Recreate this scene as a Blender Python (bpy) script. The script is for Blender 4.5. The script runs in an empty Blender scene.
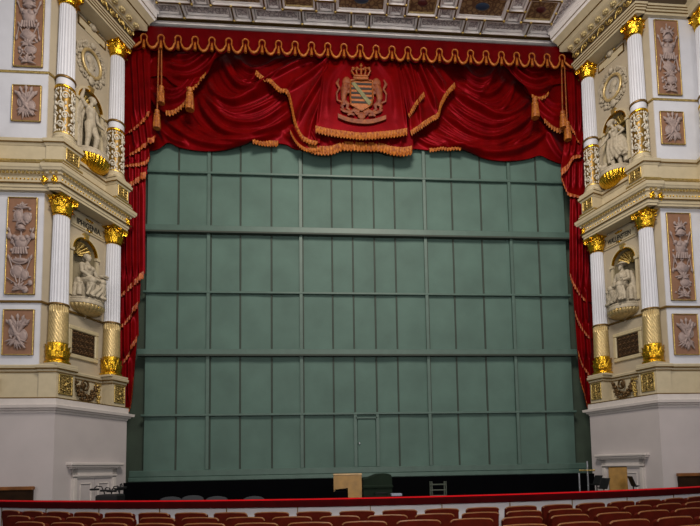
import bpy, bmesh, math, random
import numpy as np
from mathutils import Matrix, Vector
from math import sin, cos, pi, sqrt, atan2, radians

sc = bpy.context.scene
COL = sc.collection
H = 1.58                     # eye height above the stalls floor; shapes below are written relative to the eye

# ------------------------------------------------------------------ camera
CX, CD, F = -0.765, 13.657, 500.0
YAW, PITCH, ROLL = radians(4.636), radians(4.28), radians(-1.055)
PX, PY = 379.9, 429.7
_cy, _sy, _cp, _sp, _cr, _sr = cos(YAW), sin(YAW), cos(PITCH), sin(PITCH), cos(ROLL), sin(ROLL)
R0 = np.array([_cy, -_sy, 0.]); F0 = np.array([_sy, _cy, 0.]); U0 = np.array([0, 0, 1.])
FW = F0*_cp + U0*_sp; U1 = -F0*_sp + U0*_cp
RT = R0*_cr + U1*_sr; UP = -R0*_sr + U1*_cr
CAM = np.array([CX, -CD, 0.])


def at(x, y, Y):
    """point of the vertical plane Y that the photograph shows at x, y"""
    r = FW + RT*(x-PX)/F - UP*(y-PY)/F
    return CAM + r*(Y-CAM[1])/r[1]


cam_d = bpy.data.cameras.new('camera'); cam = bpy.data.objects.new('camera', cam_d); COL.objects.link(cam)
cam_d.sensor_fit = 'HORIZONTAL'; cam_d.sensor_width = 36.0; cam_d.lens = F/700*36
cam_d.shift_x = -(PX-350)/700; cam_d.shift_y = (PY-263)/700
cam_d.clip_end = 200
m = Matrix.Identity(4)
for i in range(3):
    m[i][0] = RT[i]; m[i][1] = UP[i]; m[i][2] = -FW[i]
m[0][3], m[1][3], m[2][3] = CX, -CD, H
cam.matrix_world = m
sc.camera = cam

# ------------------------------------------------------------------ materials
MATS = {}


def mat(name, col, rough=.6, metal=0., var=.0, scale=8., bump=0., bscale=30., sheen=0., spec=.5, col2=None, tint=None):
    if name in MATS: return MATS[name]
    m = bpy.data.materials.new(name); m.use_nodes = True; nt = m.node_tree
    b = nt.nodes['Principled BSDF']
    b.inputs['Base Color'].default_value = (*col, 1); b.inputs['Roughness'].default_value = rough
    b.inputs['Metallic'].default_value = metal
    b.inputs['Specular IOR Level'].default_value = spec
    if tint: b.inputs['Specular Tint'].default_value = (*tint, 1)
    if sheen:
        b.inputs['Sheen Weight'].default_value = sheen; b.inputs['Sheen Roughness'].default_value = .35
        b.inputs['Sheen Tint'].default_value = (1, .12, .22, 1)
    tc = nt.nodes.new('ShaderNodeTexCoord')
    if var or col2:
        n = nt.nodes.new('ShaderNodeTexNoise'); n.inputs['Scale'].default_value = scale; n.inputs['Detail'].default_value = 5
        nt.links.new(tc.outputs['Object'], n.inputs['Vector'])
        r = nt.nodes.new('ShaderNodeValToRGB'); r.color_ramp.elements[0].position = .3; r.color_ramp.elements[1].position = .7
        c2 = col2 if col2 else tuple(min(1, c*(1+var)) for c in col)
        c1 = col if col2 else tuple(c*(1-var) for c in col)
        r.color_ramp.elements[0].color = (*c1, 1); r.color_ramp.elements[1].color = (*c2, 1)
        nt.links.new(n.outputs['Fac'], r.inputs['Fac']); nt.links.new(r.outputs['Color'], b.inputs['Base Color'])
    if bump:
        n2 = nt.nodes.new('ShaderNodeTexNoise'); n2.inputs['Scale'].default_value = bscale; n2.inputs['Detail'].default_value = 4
        nt.links.new(tc.outputs['Object'], n2.inputs['Vector'])
        bp = nt.nodes.new('ShaderNodeBump'); bp.inputs['Strength'].default_value = bump; bp.inputs['Distance'].default_value = .03
        nt.links.new(n2.outputs['Fac'], bp.inputs['Height']); nt.links.new(bp.outputs['Normal'], b.inputs['Normal'])
    MATS[name] = m
    return m


def two_tone(name, c1, c2, scale, thr=.5, soft=.06, bump=.5, rough=.5, metal=0., kind='voronoi', dist=.03):
    """relief ornament: c1 ground, c2 raised ornament, with bump"""
    if name in MATS: return MATS[name]
    m = bpy.data.materials.new(name); m.use_nodes = True; nt = m.node_tree; b = nt.nodes['Principled BSDF']
    b.inputs['Roughness'].default_value = rough; b.inputs['Metallic'].default_value = metal
    tc = nt.nodes.new('ShaderNodeTexCoord')
    if kind == 'voronoi':
        nz = nt.nodes.new('ShaderNodeTexNoise'); nz.inputs['Scale'].default_value = scale*.8
        nt.links.new(tc.outputs['Object'], nz.inputs['Vector'])
        mx = nt.nodes.new('ShaderNodeMixRGB'); mx.blend_type = 'ADD'; mx.inputs['Fac'].default_value = .12
        nt.links.new(tc.outputs['Object'], mx.inputs['Color1']); nt.links.new(nz.outputs['Color'], mx.inputs['Color2'])
        v = nt.nodes.new('ShaderNodeTexVoronoi'); v.inputs['Scale'].default_value = scale; v.feature = 'DISTANCE_TO_EDGE'
        nt.links.new(mx.outputs['Color'], v.inputs['Vector']); src = v.outputs['Distance']
    else:
        v = nt.nodes.new('ShaderNodeTexNoise'); v.inputs['Scale'].default_value = scale; v.inputs['Detail'].default_value = 2
        nt.links.new(tc.outputs['Object'], v.inputs['Vector']); src = v.outputs['Fac']
    r = nt.nodes.new('ShaderNodeValToRGB')
    r.color_ramp.elements[0].position = thr-soft; r.color_ramp.elements[1].position = thr+soft
    r.color_ramp.elements[0].color = (*c1, 1); r.color_ramp.elements[1].color = (*c2, 1)
    nt.links.new(src, r.inputs['Fac']); nt.links.new(r.outputs['Color'], b.inputs['Base Color'])
    bp = nt.nodes.new('ShaderNodeBump'); bp.inputs['Strength'].default_value = bump; bp.inputs['Distance'].default_value = dist
    nt.links.new(r.outputs['Color'], bp.inputs['Height']); nt.links.new(bp.outputs['Normal'], b.inputs['Normal'])
    MATS[name] = m
    return m


M_WHITE = mat('white_paint', (.52, .53, .58), .55, var=.05, scale=3)
M_CREAM = mat('cream_paint', (.365, .31, .225), .6, var=.06, scale=2.5, bump=.05)
M_LEDGE = mat('pale_mauve_moulding', (.50, .46, .44), .5, var=.05, scale=5)
M_MOULD = mat('cream_moulding', (.44, .375, .25), .5, var=.06, scale=6)
M_BASE = mat('mauve_grey_plaster', (.40, .365, .365), .7, var=.05, scale=1.5, bump=.05, bscale=60)
M_STONE = mat('statue_stone', (.36, .31, .23), .65, var=.18, scale=14, bump=.15, bscale=40)
M_GOLD = mat('gilding', (.72, .42, .03), .25, 1., var=.25, scale=25, bump=.3, bscale=60)
M_OLDGOLD = mat('dull_gilding', (.50, .36, .12), .42, .85, var=.3, scale=20, bump=.3, bscale=50)
M_GILTDRUM = mat('pale_gilding', (.50, .375, .17), .38, .45, var=.2, scale=18)
M_LINE = mat('brown_gold_line', (.16, .09, .02), .45, .5)
M_BROWN = mat('terracotta_ground', (.21, .105, .06), .7, var=.12, scale=6)
M_RELIEF = mat('mauve_plaster_relief', (.27, .205, .19), .6, var=.15, scale=20)
M_DARK = mat('near_black', (.006, .006, .006), .8)
M_BLACK = mat('black_cloth', (.0015, .0015, .002), .95, spec=.02)
M_BRONZE = two_tone('bronze_grille', (.012, .006, .003), (.17, .085, .03), 12, .10, .05, 1., .45, .5)
M_PANEL = two_tone('gilded_inset', (.03, .02, .008), (.42, .29, .10), 11, .09, .05, 1., .45, .6)
M_DRUM = mat('gilt_drum_ground', (.20, .115, .02), .4, .6, var=.4, scale=14)
M_SCROLL = mat('ivory_scroll', (.52, .48, .40), .5, var=.1, scale=12)
M_FRIEZE = mat('dark_frieze_ground', (.045, .028, .012), .6)
M_ORN = two_tone('grey_scroll_ornament', (.30, .265, .27), (.62, .57, .57), 9, .09, .05, 1., .6)
M_CEIL = mat('pale_ceiling_paint', (.84, .80, .79), .6, var=.06, scale=5)
M_PIC = two_tone('painted_coffer', (.12, .06, .03), (.30, .19, .09), 7, .12, .08, .3, .6)
M_BLUE = mat('blue_medallion', (.03, .06, .11), .35)
M_WINE = mat('wine_medallion', (.09, .02, .02), .35)
M_RED = mat('red_velvet', (.092, .0007, .0006), .40, var=.35, scale=2.2, bump=.06, bscale=10, sheen=.02, spec=.42, tint=(1, .04, .09))
M_REDDK = mat('deep_red_velvet', (.075, .0006, .001), .5, var=.2, scale=3, bump=.08, bscale=20, sheen=.02, spec=.4, tint=(1, .05, .1))
M_FRINGE = mat('orange_gold_fringe', (.15, .022, .003), .5, .1, scale=14, bump=.4, bscale=60, col2=(.46, .155, .016))
M_CRESTG = mat('dull_gold_embroidery', (.24, .06, .006), .5, .15, var=.4, scale=15, bump=.4, bscale=60)
M_FRINGER = mat('red_gold_fringe', (.17, .010, .002), .5, .05, scale=11, bump=.4, bscale=50, col2=(.44, .11, .010))
M_TRIM = mat('orange_gold_braid', (.36, .105, .010), .45, .2, var=.35, scale=15, bump=.3, bscale=60)
M_LION = mat('faint_embroidery', (.10, .012, .001), .6, .0, scale=9, bump=.4, bscale=50, col2=(.22, .05, .005))
M_CRESTB = mat('black_embroidery', (.012, .005, .003), .7)
M_CRESTN = mat('green_sash', (.13, .12, .045), .6, var=.3, scale=12)
M_GREEN = mat('green_canvas', (.060, .112, .094), .75, var=.14, scale=1.1, bump=.35, bscale=1.6)
M_GREENM = mat('green_painted_steel', (.052, .096, .080), .5, var=.1, scale=4)
M_GREENS = mat('dark_green_seam', (.020, .030, .022), .7)
M_SEAT = mat('dark_red_seat_plush', (.062, .005, .0015), .8, var=.25, scale=10, bump=.1, bscale=80, spec=.08)
M_WOOD = mat('brown_seat_wood', (.15, .055, .010), .4, var=.3, scale=6)
M_WOODD = mat('dark_wood', (.018, .008, .003), .6, var=.3, scale=5, spec=.1)
M_OAK = mat('amber_plywood', (.25, .135, .028), .5, var=.25, scale=5)
M_RAIL = mat('red_rail_plush', (.46, .001, .005), .7, var=.1, scale=6, spec=.1)
M_PITW = mat('pale_grey_panel', (.42, .405, .43), .6, var=.06, scale=3)
M_METAL = mat('dark_metal', (.008, .008, .009), .6, .0, spec=.2)
M_GREY = mat('grey_metal', (.25, .26, .28), .4, .6)
M_FLOOR = mat('dark_parquet', (.05, .028, .018), .5, var=.3, scale=6)
M_COVER = mat('dark_green_cover', (.006, .013, .007), .8, var=.2, scale=4, spec=.15)
M_PAPER = mat('pale_paper', (.22, .25, .32), .7)


# ------------------------------------------------------------------ mesh collecting
class MB:
    def __init__(s): s.v = []; s.f = []; s.x = None

    def add(s, vs, fs, xf=None):
        o = len(s.v)
        for p in vs:
            p = Vector(p)
            if xf is not None: p = xf @ p
            if s.x is not None: p = s.x @ p
            s.v.append(p)
        s.f += [tuple(o+i for i in f) for f in fs]
        return s

    def box(s, x0, x1, y0, y1, z0, z1, xf=None):
        vs = [(x, y, z) for x in (x0, x1) for y in (y0, y1) for z in (z0, z1)]
        return s.add(vs, [(0, 1, 3, 2), (4, 6, 7, 5), (0, 4, 5, 1), (2, 3, 7, 6), (0, 2, 6, 4), (1, 5, 7, 3)], xf)

    def rbox(s, x0, x1, y0, y1, z0, z1, r=.02, xf=None):
        """box with chamfered edges"""
        vs = []; idx = {}
        X, Y, Z = (x0, x1), (y0, y1), (z0, z1)
        for i in (0, 1):
            for j in (0, 1):
                for k in (0, 1):
                    sx, sy, sz = (1-2*i), (1-2*j), (1-2*k)
                    for a, d in enumerate(((0, r, r), (r, 0, r), (r, r, 0))):
                        idx[i, j, k, a] = len(vs); vs.append((X[i]+sx*d[0], Y[j]+sy*d[1], Z[k]+sz*d[2]))
        fs = []
        g = lambda i, j, k, a: idx[i, j, k, a]
        for i in (0, 1): fs.append((g(i, 0, 0, 0), g(i, 1, 0, 0), g(i, 1, 1, 0), g(i, 0, 1, 0)))
        for j in (0, 1): fs.append((g(0, j, 0, 1), g(1, j, 0, 1), g(1, j, 1, 1), g(0, j, 1, 1)))
        for k in (0, 1): fs.append((g(0, 0, k, 2), g(1, 0, k, 2), g(1, 1, k, 2), g(0, 1, k, 2)))
        for j in (0, 1):
            for k in (0, 1): fs.append((g(0, j, k, 1), g(1, j, k, 1), g(1, j, k, 2), g(0, j, k, 2)))
        for i in (0, 1):
            for k in (0, 1): fs.append((g(i, 0, k, 0), g(i, 1, k, 0), g(i, 1, k, 2), g(i, 0, k, 2)))
        for i in (0, 1):
            for j in (0, 1): fs.append((g(i, j, 0, 0), g(i, j, 1, 0), g(i, j, 1, 1), g(i, j, 0, 1)))
        for i in (0, 1):
            for j in (0, 1):
                for k in (0, 1): fs.append((g(i, j, k, 0), g(i, j, k, 1), g(i, j, k, 2)))
        return s.add(vs, fs, xf)

    def prism(s, pts, y0, y1, xf=None):
        """polygon in x,z extruded along y"""
        n = len(pts)
        vs = [(p[0], y0, p[1]) for p in pts]+[(p[0], y1, p[1]) for p in pts]
        fs = [tuple(range(n)), tuple(range(2*n-1, n-1, -1))]+[(i, (i+1) % n, n+(i+1) % n, n+i) for i in range(n)]
        return s.add(vs, fs, xf)

    def lathe(s, prof, n=32, fn=None, a0=0., a1=2*pi, xf=None, cap=True):
        """prof: (r, z) list; fn(theta, i, r, z)-> r"""
        full = abs(a1-a0-2*pi) < 1e-6
        k = n if full else n+1
        vs = []
        for i, (r, z) in enumerate(prof):
            for j in range(k):
                t = a0+(a1-a0)*j/n
                rr = fn(t, i, r, z) if fn else r
                vs.append((rr*cos(t), rr*sin(t), z))
        fs = []
        for i in range(len(prof)-1):
            for j in range(n):
                a = i*k+j; b = i*k+(j+1) % k
                fs.append((a, b, b+k, a+k))
        if cap and full:
            fs.append(tuple(range(k-1, -1, -1))); o = (len(prof)-1)*k; fs.append(tuple(range(o, o+k)))
        return s.add(vs, fs, xf)

    def tube(s, path, r, n=8, xf=None, cap=True):
        P = [Vector(p) for p in path]; vs = []; k = len(P)
        up = Vector((.13, .27, .95))
        for i, p in enumerate(P):
            d = (P[min(i+1, k-1)]-P[max(i-1, 0)]).normalized()
            a = d.cross(up)
            if a.length < 1e-3: a = d.cross(Vector((1, 0, 0)))
            a.normalize(); b = d.cross(a)
            rr = r[i] if isinstance(r, (list, tuple)) else r
            for j in range(n):
                t = 2*pi*j/n; vs.append(p+a*cos(t)*rr+b*sin(t)*rr)
        fs = [(i*n+j, i*n+(j+1) % n, (i+1)*n+(j+1) % n, (i+1)*n+j) for i in range(k-1) for j in range(n)]
        if cap: fs += [tuple(range(n-1, -1, -1)), tuple(range((k-1)*n, k*n))]
        return s.add(vs, fs, xf)

    def ball(s, c, r, n=10, m=7, xf=None):
        if not isinstance(r, (tuple, list)): r = (r, r, r)
        vs = [(c[0], c[1], c[2]-r[2])]; fs = []
        for i in range(1, m):
            a = -pi/2+pi*i/m
            for j in range(n):
                t = 2*pi*j/n; vs.append((c[0]+r[0]*cos(a)*cos(t), c[1]+r[1]*cos(a)*sin(t), c[2]+r[2]*sin(a)))
        vs.append((c[0], c[1], c[2]+r[2])); L = len(vs)-1
        for j in range(n): fs.append((0, 1+(j+1) % n, 1+j)); fs.append((L, L-n+j, L-n+(j+1) % n))
        for i in range(m-2):
            for j in range(n):
                a = 1+i*n+j; b = 1+i*n+(j+1) % n; fs.append((a, b, b+n, a+n))
        return s.add(vs, fs, xf)

    def grid(s, P, thick=None, xf=None):
        """P[i][j] points"""
        a, b = len(P), len(P[0])
        vs = [p for row in P for p in row]
        fs = [(i*b+j, i*b+j+1, (i+1)*b+j+1, (i+1)*b+j) for i in range(a-1) for j in range(b-1)]
        if thick:
            o = len(vs); vs += [(p[0], p[1]+thick, p[2]) for row in P for p in row]
            fs += [tuple(o+i for i in reversed(f)) for f in list(fs)]
            for j in range(b-1):
                fs.append((j, o+j, o+j+1, j+1)); q = (a-1)*b; fs.append((q+j, q+j+1, o+q+j+1, o+q+j))
            for i in range(a-1):
                fs.append((i*b, (i+1)*b, o+(i+1)*b, o+i*b)); fs.append((i*b+b-1, o+i*b+b-1, o+(i+1)*b+b-1, (i+1)*b+b-1))
        return s.add(vs, fs, xf)

    def sweep(s, path, prof, mirror=False):
        """mouldings: plan polyline, closed profile of (out, z); out is to the left of travel"""
        n = len(path); k = len(prof)
        nr = []
        for i in range(n-1):
            dx, dy = path[i+1][0]-path[i][0], path[i+1][1]-path[i][1]; l = math.hypot(dx, dy); nr.append((-dy/l, dx/l))
        vs = []
        for i in range(n):
            if i == 0: mx, my = nr[0]
            elif i == n-1: mx, my = nr[-1]
            else:
                a, b = nr[i-1], nr[i]; d = 1+a[0]*b[0]+a[1]*b[1]; mx, my = (a[0]+b[0])/d, (a[1]+b[1])/d
            for o, z in prof:
                x = path[i][0]+mx*o; vs.append((-x if mirror else x, path[i][1]+my*o, z))
        fs = [(i*k+j, i*k+(j+1) % k, (i+1)*k+(j+1) % k, (i+1)*k+j) for i in range(n-1) for j in range(k)]
        fs += [tuple(range(k)), tuple(range((n-1)*k, n*k))]
        return s.add(vs, fs)


ORG = {}


def obj(name, mb, m, parent=None, smooth=None, mods=()):
    """links a collected mesh as ONE object; vertices are local to the parent thing (or eye-relative when top-level)"""
    me = bpy.data.meshes.new(name)
    dz = H if parent is None else 0.
    if parent is not None and ORG.get(parent.name_full) == 'abs':
        pass
    me.from_pydata([(p[0], p[1], p[2]+dz) for p in mb.v], [], mb.f)
    bm = bmesh.new(); bm.from_mesh(me); bmesh.ops.recalc_face_normals(bm, faces=bm.faces); bm.to_mesh(me); bm.free()
    me.materials.append(m)
    if smooth is not None:
        me.shade_smooth()
        if smooth < 180: me.set_sharp_from_angle(angle=radians(smooth))
    o = bpy.data.objects.new(name, me); COL.objects.link(o)
    if parent is not None: o.parent = parent
    return o


def tag(o, label, cat, group=None):
    o['label'] = label; o['category'] = cat
    if group: o['group'] = group
    return o


def thing(name, label, cat, loc=(0, 0, 0), rz=0., group=None):
    """an Empty at the thing's base, eye-relative location"""
    o = bpy.data.objects.new(name, None); COL.objects.link(o); o.empty_display_size = .2
    o.location = (loc[0], loc[1], loc[2]+H); o.rotation_euler = (0, 0, rz)
    return tag(o, label, cat, group)


def struct(name, mb, m, parent=None, smooth=None):
    o = obj(name, mb, m, parent, smooth)
    if parent is None: o['kind'] = 'structure'
    return o


def rel(mb, t):
    """eye-relative coordinates -> local of thing t (unrotated)"""
    l = Vector((t.location[0], t.location[1], t.location[2]-H))
    mb.v = [p-l for p in mb.v]; return mb


def dup(root, loc, rz, label, group=None):
    r = root.copy(); COL.objects.link(r); r.location = (loc[0], loc[1], loc[2]+H); r.rotation_euler = (0, 0, rz); r['label'] = label
    if group: r['group'] = group
    for ch in list(root.children):
        c = ch.copy(); COL.objects.link(c); c.parent = r
        for g in ch.children:
            d = g.copy(); COL.objects.link(d); d.parent = c
    return r


# ------------------------------------------------------------------ plan of the proscenium piers (right side; left is mirrored)
UX, UY = -.335, .942            # along the splayed wall, towards the stage
NX, NY = -.942, -.335           # out of the splayed wall
AX, AY = 7.34, -1.52            # axis of the outer column; the inner one stands at T = 1.613
TIN = 1.613
ROT = radians(70.4)
YF = -1.75                      # front wall


def sp(t, o): return (AX+UX*t+NX*o, AY+UY*t+NY*o)


def SP(side, t, o, z):
    x, y = sp(t, o); return (side*x, y, z)


def rot(side): return -ROT if side > 0 else ROT


def circ(n, r, z=0): return [(r*cos(2*pi*i/n), r*sin(2*pi*i/n), z) for i in range(n)]


SIDES = ((-1, 'left'), (1, 'right'))

# ---- walls
def wall_face(mb, nm, side, t0, t1, z0, z1, tc, hw, zb, zs, depth=.46, off=-.18):
    """splayed wall from t0..t1, z0..z1 with an arched niche (centre tc, half width hw, bottom zb, spring zs)"""
    n = 24
    arch = [(tc-hw, zb), (tc-hw, zs)]+[(tc-hw*cos(pi*i/n), zs+hw*sin(pi*i/n)) for i in range(1, n)]+[(tc+hw, zs), (tc+hw, zb)]
    bm = bmesh.new()
    def loop(pts):
        vs = [bm.verts.new((p[0], 0, p[1])) for p in pts]
        return [bm.edges.new((vs[i], vs[(i+1) % len(vs)])) for i in range(len(vs))]
    e = loop([(t0, z0), (t1, z0), (t1, z1), (t0, z1)])+loop(arch)
    bmesh.ops.triangle_fill(bm, use_beauty=True, use_dissolve=False, edges=e)
    bm.verts.index_update()
    vs = [SP(side, v.co.x, off, v.co.z) for v in bm.verts]
    fs = [tuple(v.index for v in f.verts) for f in bm.faces]; bm.free()
    mb.add(vs, fs)
    # niche interior: half cylinder and quarter dome
    wall = mb; mb = nm
    k = 16
    rows = []
    for z in (zb, zs): rows.append([SP(side, tc-hw*cos(pi*i/k), off-depth*sin(pi*i/k), z) for i in range(k+1)])
    for a in range(1, 9):
        q = pi/2*a/8
        rows.append([SP(side, tc-hw*cos(pi*i/k)*cos(q), off-depth*sin(pi*i/k)*cos(q)*1., zs+hw*sin(q)) for i in range(k+1)])
    mb.grid(rows)
    mb.add([SP(side, tc-hw*cos(pi*i/k), off-depth*sin(pi*i/k), zb) for i in range(k+1)], [tuple(range(k+1))])


XO = 11.5                       # how far the front wall runs out of sight
NL = dict(tc=.84, hw=.36, zb=4.33, zs=5.60)
NU = dict(tc=.88, hw=.37, zb=8.27, zs=9.60)
for side, sn in SIDES:
    mir = side < 0
    mb = MB(); fw = MB()
    corner = (7.61, YF)
    for z0, z1 in ((2.3, 6.75), (7.0, 13.6)):
        fw.sweep([(XO, YF), corner], [(0, z0), (0, z1), (-.3, z1), (-.3, z0)], mir)
        # return at the inner end
        p = sp(1.80, -.18); q = (9.0, p[1])
        mb.sweep([p, q], [(0, z0), (0, z1), (-.3, z1), (-.3, z0)], mir)
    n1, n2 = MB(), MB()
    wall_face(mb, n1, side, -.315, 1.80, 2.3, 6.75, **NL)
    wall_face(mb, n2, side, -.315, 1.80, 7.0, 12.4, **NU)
    w = struct('wall_'+sn, mb, M_CREAM)
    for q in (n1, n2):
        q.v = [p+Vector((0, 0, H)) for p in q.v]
        obj('niche', q, mat('olive_niche_shade', (.20, .165, .095), .7, var=.08, scale=3), w, 60)  # darker olive than the wall: niche shade put into the colour
    struct('wall_%s_front' % sn, fw, M_WHITE)
    # plain base under the ledge
    base = [(XO, -1.88), sp(-.275, .28), sp(1.90, .28), (9, sp(1.90, .28)[1])]
    b = MB().sweep(base, [(0, -1.7), (0, 1.40), (-.4, 1.40), (-.4, -1.7)], mir)
    struct('wall_%s_base' % sn, b, M_BASE)

TR = [0]


def trim(mb, m, parent=None, smooth=None):
    TR[0] += 1
    return struct('trim_%d' % TR[0], mb, m, None, smooth)


def part_abs(name, mb, m, parent, smooth=None):
    """a part given in eye-relative coordinates under a parent that sits at the world origin"""
    mb.v = [p+Vector((0, 0, H)) for p in mb.v]
    return obj(name, mb, m, parent, smooth)


def ressaut(o_front, o_face, t_end):
    """plan of mouldings that wrap the column pedestals: front wall, outer block, splay, inner block"""
    f = YF-o_front
    return f


for side, sn in SIDES:
    mir = side < 0
    p0 = sp(-.265, .28); p1 = sp(1.88, .28)
    e_in = (9.0, p1[1])
    # ledge above the plain base
    prof = [(-.3, 1.36), (.02, 1.36), (.025, 1.40), (.06, 1.42), (.07, 1.455), (.115, 1.47), (.125, 1.535), (.05, 1.55), (.03, 1.56), (.03, 1.69), (-.3, 1.69)]
    t = trim(MB().sweep([(XO, p0[1]), p0, p1, e_in], prof, mir), M_LEDGE)
    b = MB().sweep([(XO, p0[1]), p0, p1, e_in], [(-.1, 1.69), (.035, 1.69), (.035, 1.715), (-.1, 1.715)], mir)
    part_abs('gold_line', b, M_LINE, t)
    # dado between the ledge and the column bases (recessed between the pedestals)
    dado = [(XO, YF-.03), (7.57, YF-.03), (7.57, -1.83), sp(-.24, .25), sp(.25, .25), sp(.25, -.10), sp(1.42, -.10), sp(1.42, .25), sp(1.86, .25), (9, sp(1.86, .25)[1])]
    d = trim(MB().sweep(dado, [(-.2, 1.69), (0, 1.69), (0, 2.32), (-.2, 2.32)], mir), M_MOULD)
    c = trim(MB().sweep(dado, [(-.2, 2.30), (.0, 2.30), (.02, 2.33), (.02, 2.36), (.04, 2.40), (.05, 2.45), (.03, 2.475), (-.2, 2.475)], mir), M_MOULD)
    part_abs('gold_line', MB().sweep(dado, [(-.1, 2.365), (.045, 2.365), (.055, 2.395), (-.1, 2.395)], mir), M_LINE, c)
    part_abs('gold_line', MB().sweep(dado, [(-.1, 2.295), (.02, 2.295), (.02, 2.315), (-.1, 2.315)], mir), M_LINE, c)
    # string courses on the wall
    wl = [(XO, YF), (7.61, YF), sp(1.80, -.18), (9, sp(1.80, -.18)[1])]
    s1 = trim(MB().sweep(wl, [(-.1, 3.93), (.035, 3.93), (.04, 3.95), (.03, 3.985), (-.1, 3.985)], mir), M_LINE)
    s2 = trim(MB().sweep(wl, [(-.1, 9.545), (.03, 9.545), (.04, 9.565), (.03, 9.59), (-.1, 9.59)], mir), M_OLDGOLD)
    # ---------------- lower entablature
    en = [(XO, -1.86), (7.44, -1.86), (7.44, -1.90), (7.19, -1.90), sp(1.83, .25), (9, sp(1.83, .25)[1])]
    prof = [(-.35, 6.58), (0, 6.58), (0, 6.64), (.02, 6.645), (.02, 6.72), (.05, 6.74), (.05, 6.755), (.01, 6.76), (.01, 6.93), (.05, 6.95),
            (.055, 7.0), (.10, 7.02), (.115, 7.06), (.13, 7.08), (.135, 7.16), (.10, 7.17), (-.35, 7.17)]
    e = trim(MB().sweep(en, prof, mir), M_MOULD)
    part_abs('gold_line', MB().sweep(en, [(-.1, 6.725), (.055, 6.725), (.06, 6.75), (-.1, 6.75)], mir), M_LINE, e)
    part_abs('gold_line', MB().sweep(en, [(-.1, 7.165), (.105, 7.165), (.105, 7.195), (-.1, 7.195)], mir), M_LINE, e)
    part_abs('gold_line', MB().sweep(en, [(-.1, 7.195), (.085, 7.195), (.07, 7.235), (-.1, 7.235)], mir), M_OLDGOLD, e)
    # bead and dentil rows
    beads = MB(); dent = MB()
    pts = []
    for i in range(len(en)-2):
        a, bb = en[i], en[i+1]
        L = math.hypot(bb[0]-a[0], bb[1]-a[1]); dx, dy = (bb[0]-a[0])/L, (bb[1]-a[1])/L
        k = int(L/.085)
        for j in range(k):
            q = (j+.5)*L/k; x, y = a[0]+dx*q, a[1]+dy*q; nx, ny = -dy, dx
            if x > 9.4: continue
            beads.ball((side*(x+nx*.015), y+ny*.015, 6.845), (.018, .018, .022), 6, 4)
            xf = Matrix.Translation((side*(x+nx*.055), y+ny*.055, 6.975)) @ Matrix.Rotation(atan2(dy, dx*side), 4, 'Z')
            dent.box(-.024, .024, -.03, .03, -.025, .025, xf)
    part_abs('bead_row', beads, M_GOLD, e, 60)
    part_abs('dentil_row', dent, M_OLDGOLD, e)
    # gilded bosses on the frieze corners
    for (x, y) in ((7.55, -1.88), (7.30, -1.92), (sp(1.80, .27))):
        bo = MB()
        bo.ball((side*x, y, 6.83), (.06, .05, .10), 10, 6); bo.ball((side*x, y-.04, 6.87), (.035, .04, .04), 8, 5)
        for k in range(5):
            bo.ball((side*(x+.05*cos(k*1.25)), y-.01, 6.80+.07*sin(k*1.25)), (.03, .03, .03), 6, 4)
        part_abs('gilded_boss', bo, M_GOLD, e, 60)
    # upper dado on the entablature: plinth zone behind the upper pedestals
    up = [(XO, YF-.05), (7.57, YF-.05), (7.57, -1.83), sp(-.24, .25), sp(.24, .25), sp(.24, -.10), sp(1.40, -.10), sp(1.40, .25), sp(1.84, .25), (9, sp(1.84, .25)[1])]
    u = trim(MB().sweep(up, [(-.2, 7.22), (.06, 7.22), (.06, 7.27), (.035, 7.29), (.03, 7.33), (.0, 7.36), (0, 7.74), (-.2, 7.74)], mir), M_MOULD)
    part_abs('gold_line', MB().sweep(up, [(-.1, 7.30), (.045, 7.30), (.045, 7.345), (-.1, 7.345)], mir), M_OLDGOLD, u)
    u2 = trim(MB().sweep(up, [(-.2, 7.70), (.01, 7.70), (.03, 7.74), (.05, 7.78), (.06, 7.85), (.03, 7.88), (-.2, 7.88)], mir), M_MOULD)
    part_abs('gold_line', MB().sweep(up, [(-.1, 7.755), (.055, 7.755), (.055, 7.785), (-.1, 7.785)], mir), M_LINE, u2)
    # ---------------- upper entablature
    en2 = [(XO, -1.84), (7.44, -1.84), (7.44, -1.87), (7.20, -1.87), sp(1.83, .23), (9, sp(1.83, .23)[1])]
    prof = [(-.4, 11.88), (0, 11.88), (0, 11.94), (.025, 11.945), (.025, 12.01), (.04, 12.015), (.04, 12.07), (.06, 12.09), (.065, 12.15), (.01, 12.16), (.01, 12.50), (-.4, 12.50)]
    e2 = trim(MB().sweep(en2, prof, mir), M_MOULD)
    for z in (11.942, 12.012, 12.075):
        part_abs('gold_line', MB().sweep(en2, [(-.1, z), (.028 if z < 12 else (.044 if z < 12.05 else .062), z), (.028 if z < 12 else (.044 if z < 12.05 else .062), z+.018), (-.1, z+.018)], mir), M_LINE, e2)
    part_abs('frieze_ground', MB().sweep(en2, [(-.1, 12.19), (.02, 12.19), (.02, 12.46), (-.1, 12.46)], mir), M_FRIEZE, e2)
    scr = MB()
    a, bb = en2[3], en2[4]
    L = math.hypot(bb[0]-a[0], bb[1]-a[1])
    def on(q, o, z): return SP(side, -.255+q, .23+o, z)
    k = 7
    for j in range(k):
        q0 = (j+.5)*L/k; sgn = 1 if j % 2 else -1
        path = []
        for i in range(22):
            an = i*.5; r = .10*(1-i/26)
            path.append(on(q0+r*cos(an)*1.05, .045, 12.325+sgn*r*sin(an)))
        scr.tube(path, [.022*(1-i/40) for i in range(22)], 6)
        scr.tube([on(q0+.10, .045, 12.325), on(q0+.13, .05, 12.325-sgn*.09), on(q0+.16, .045, 12.325)], [.02, .03, .015], 6)
        scr.ball(on(q0, .05, 12.325), (.035, .035, .035), 8, 5)
    part_abs('scroll_frieze', scr, M_OLDGOLD, e2, 60)
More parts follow.
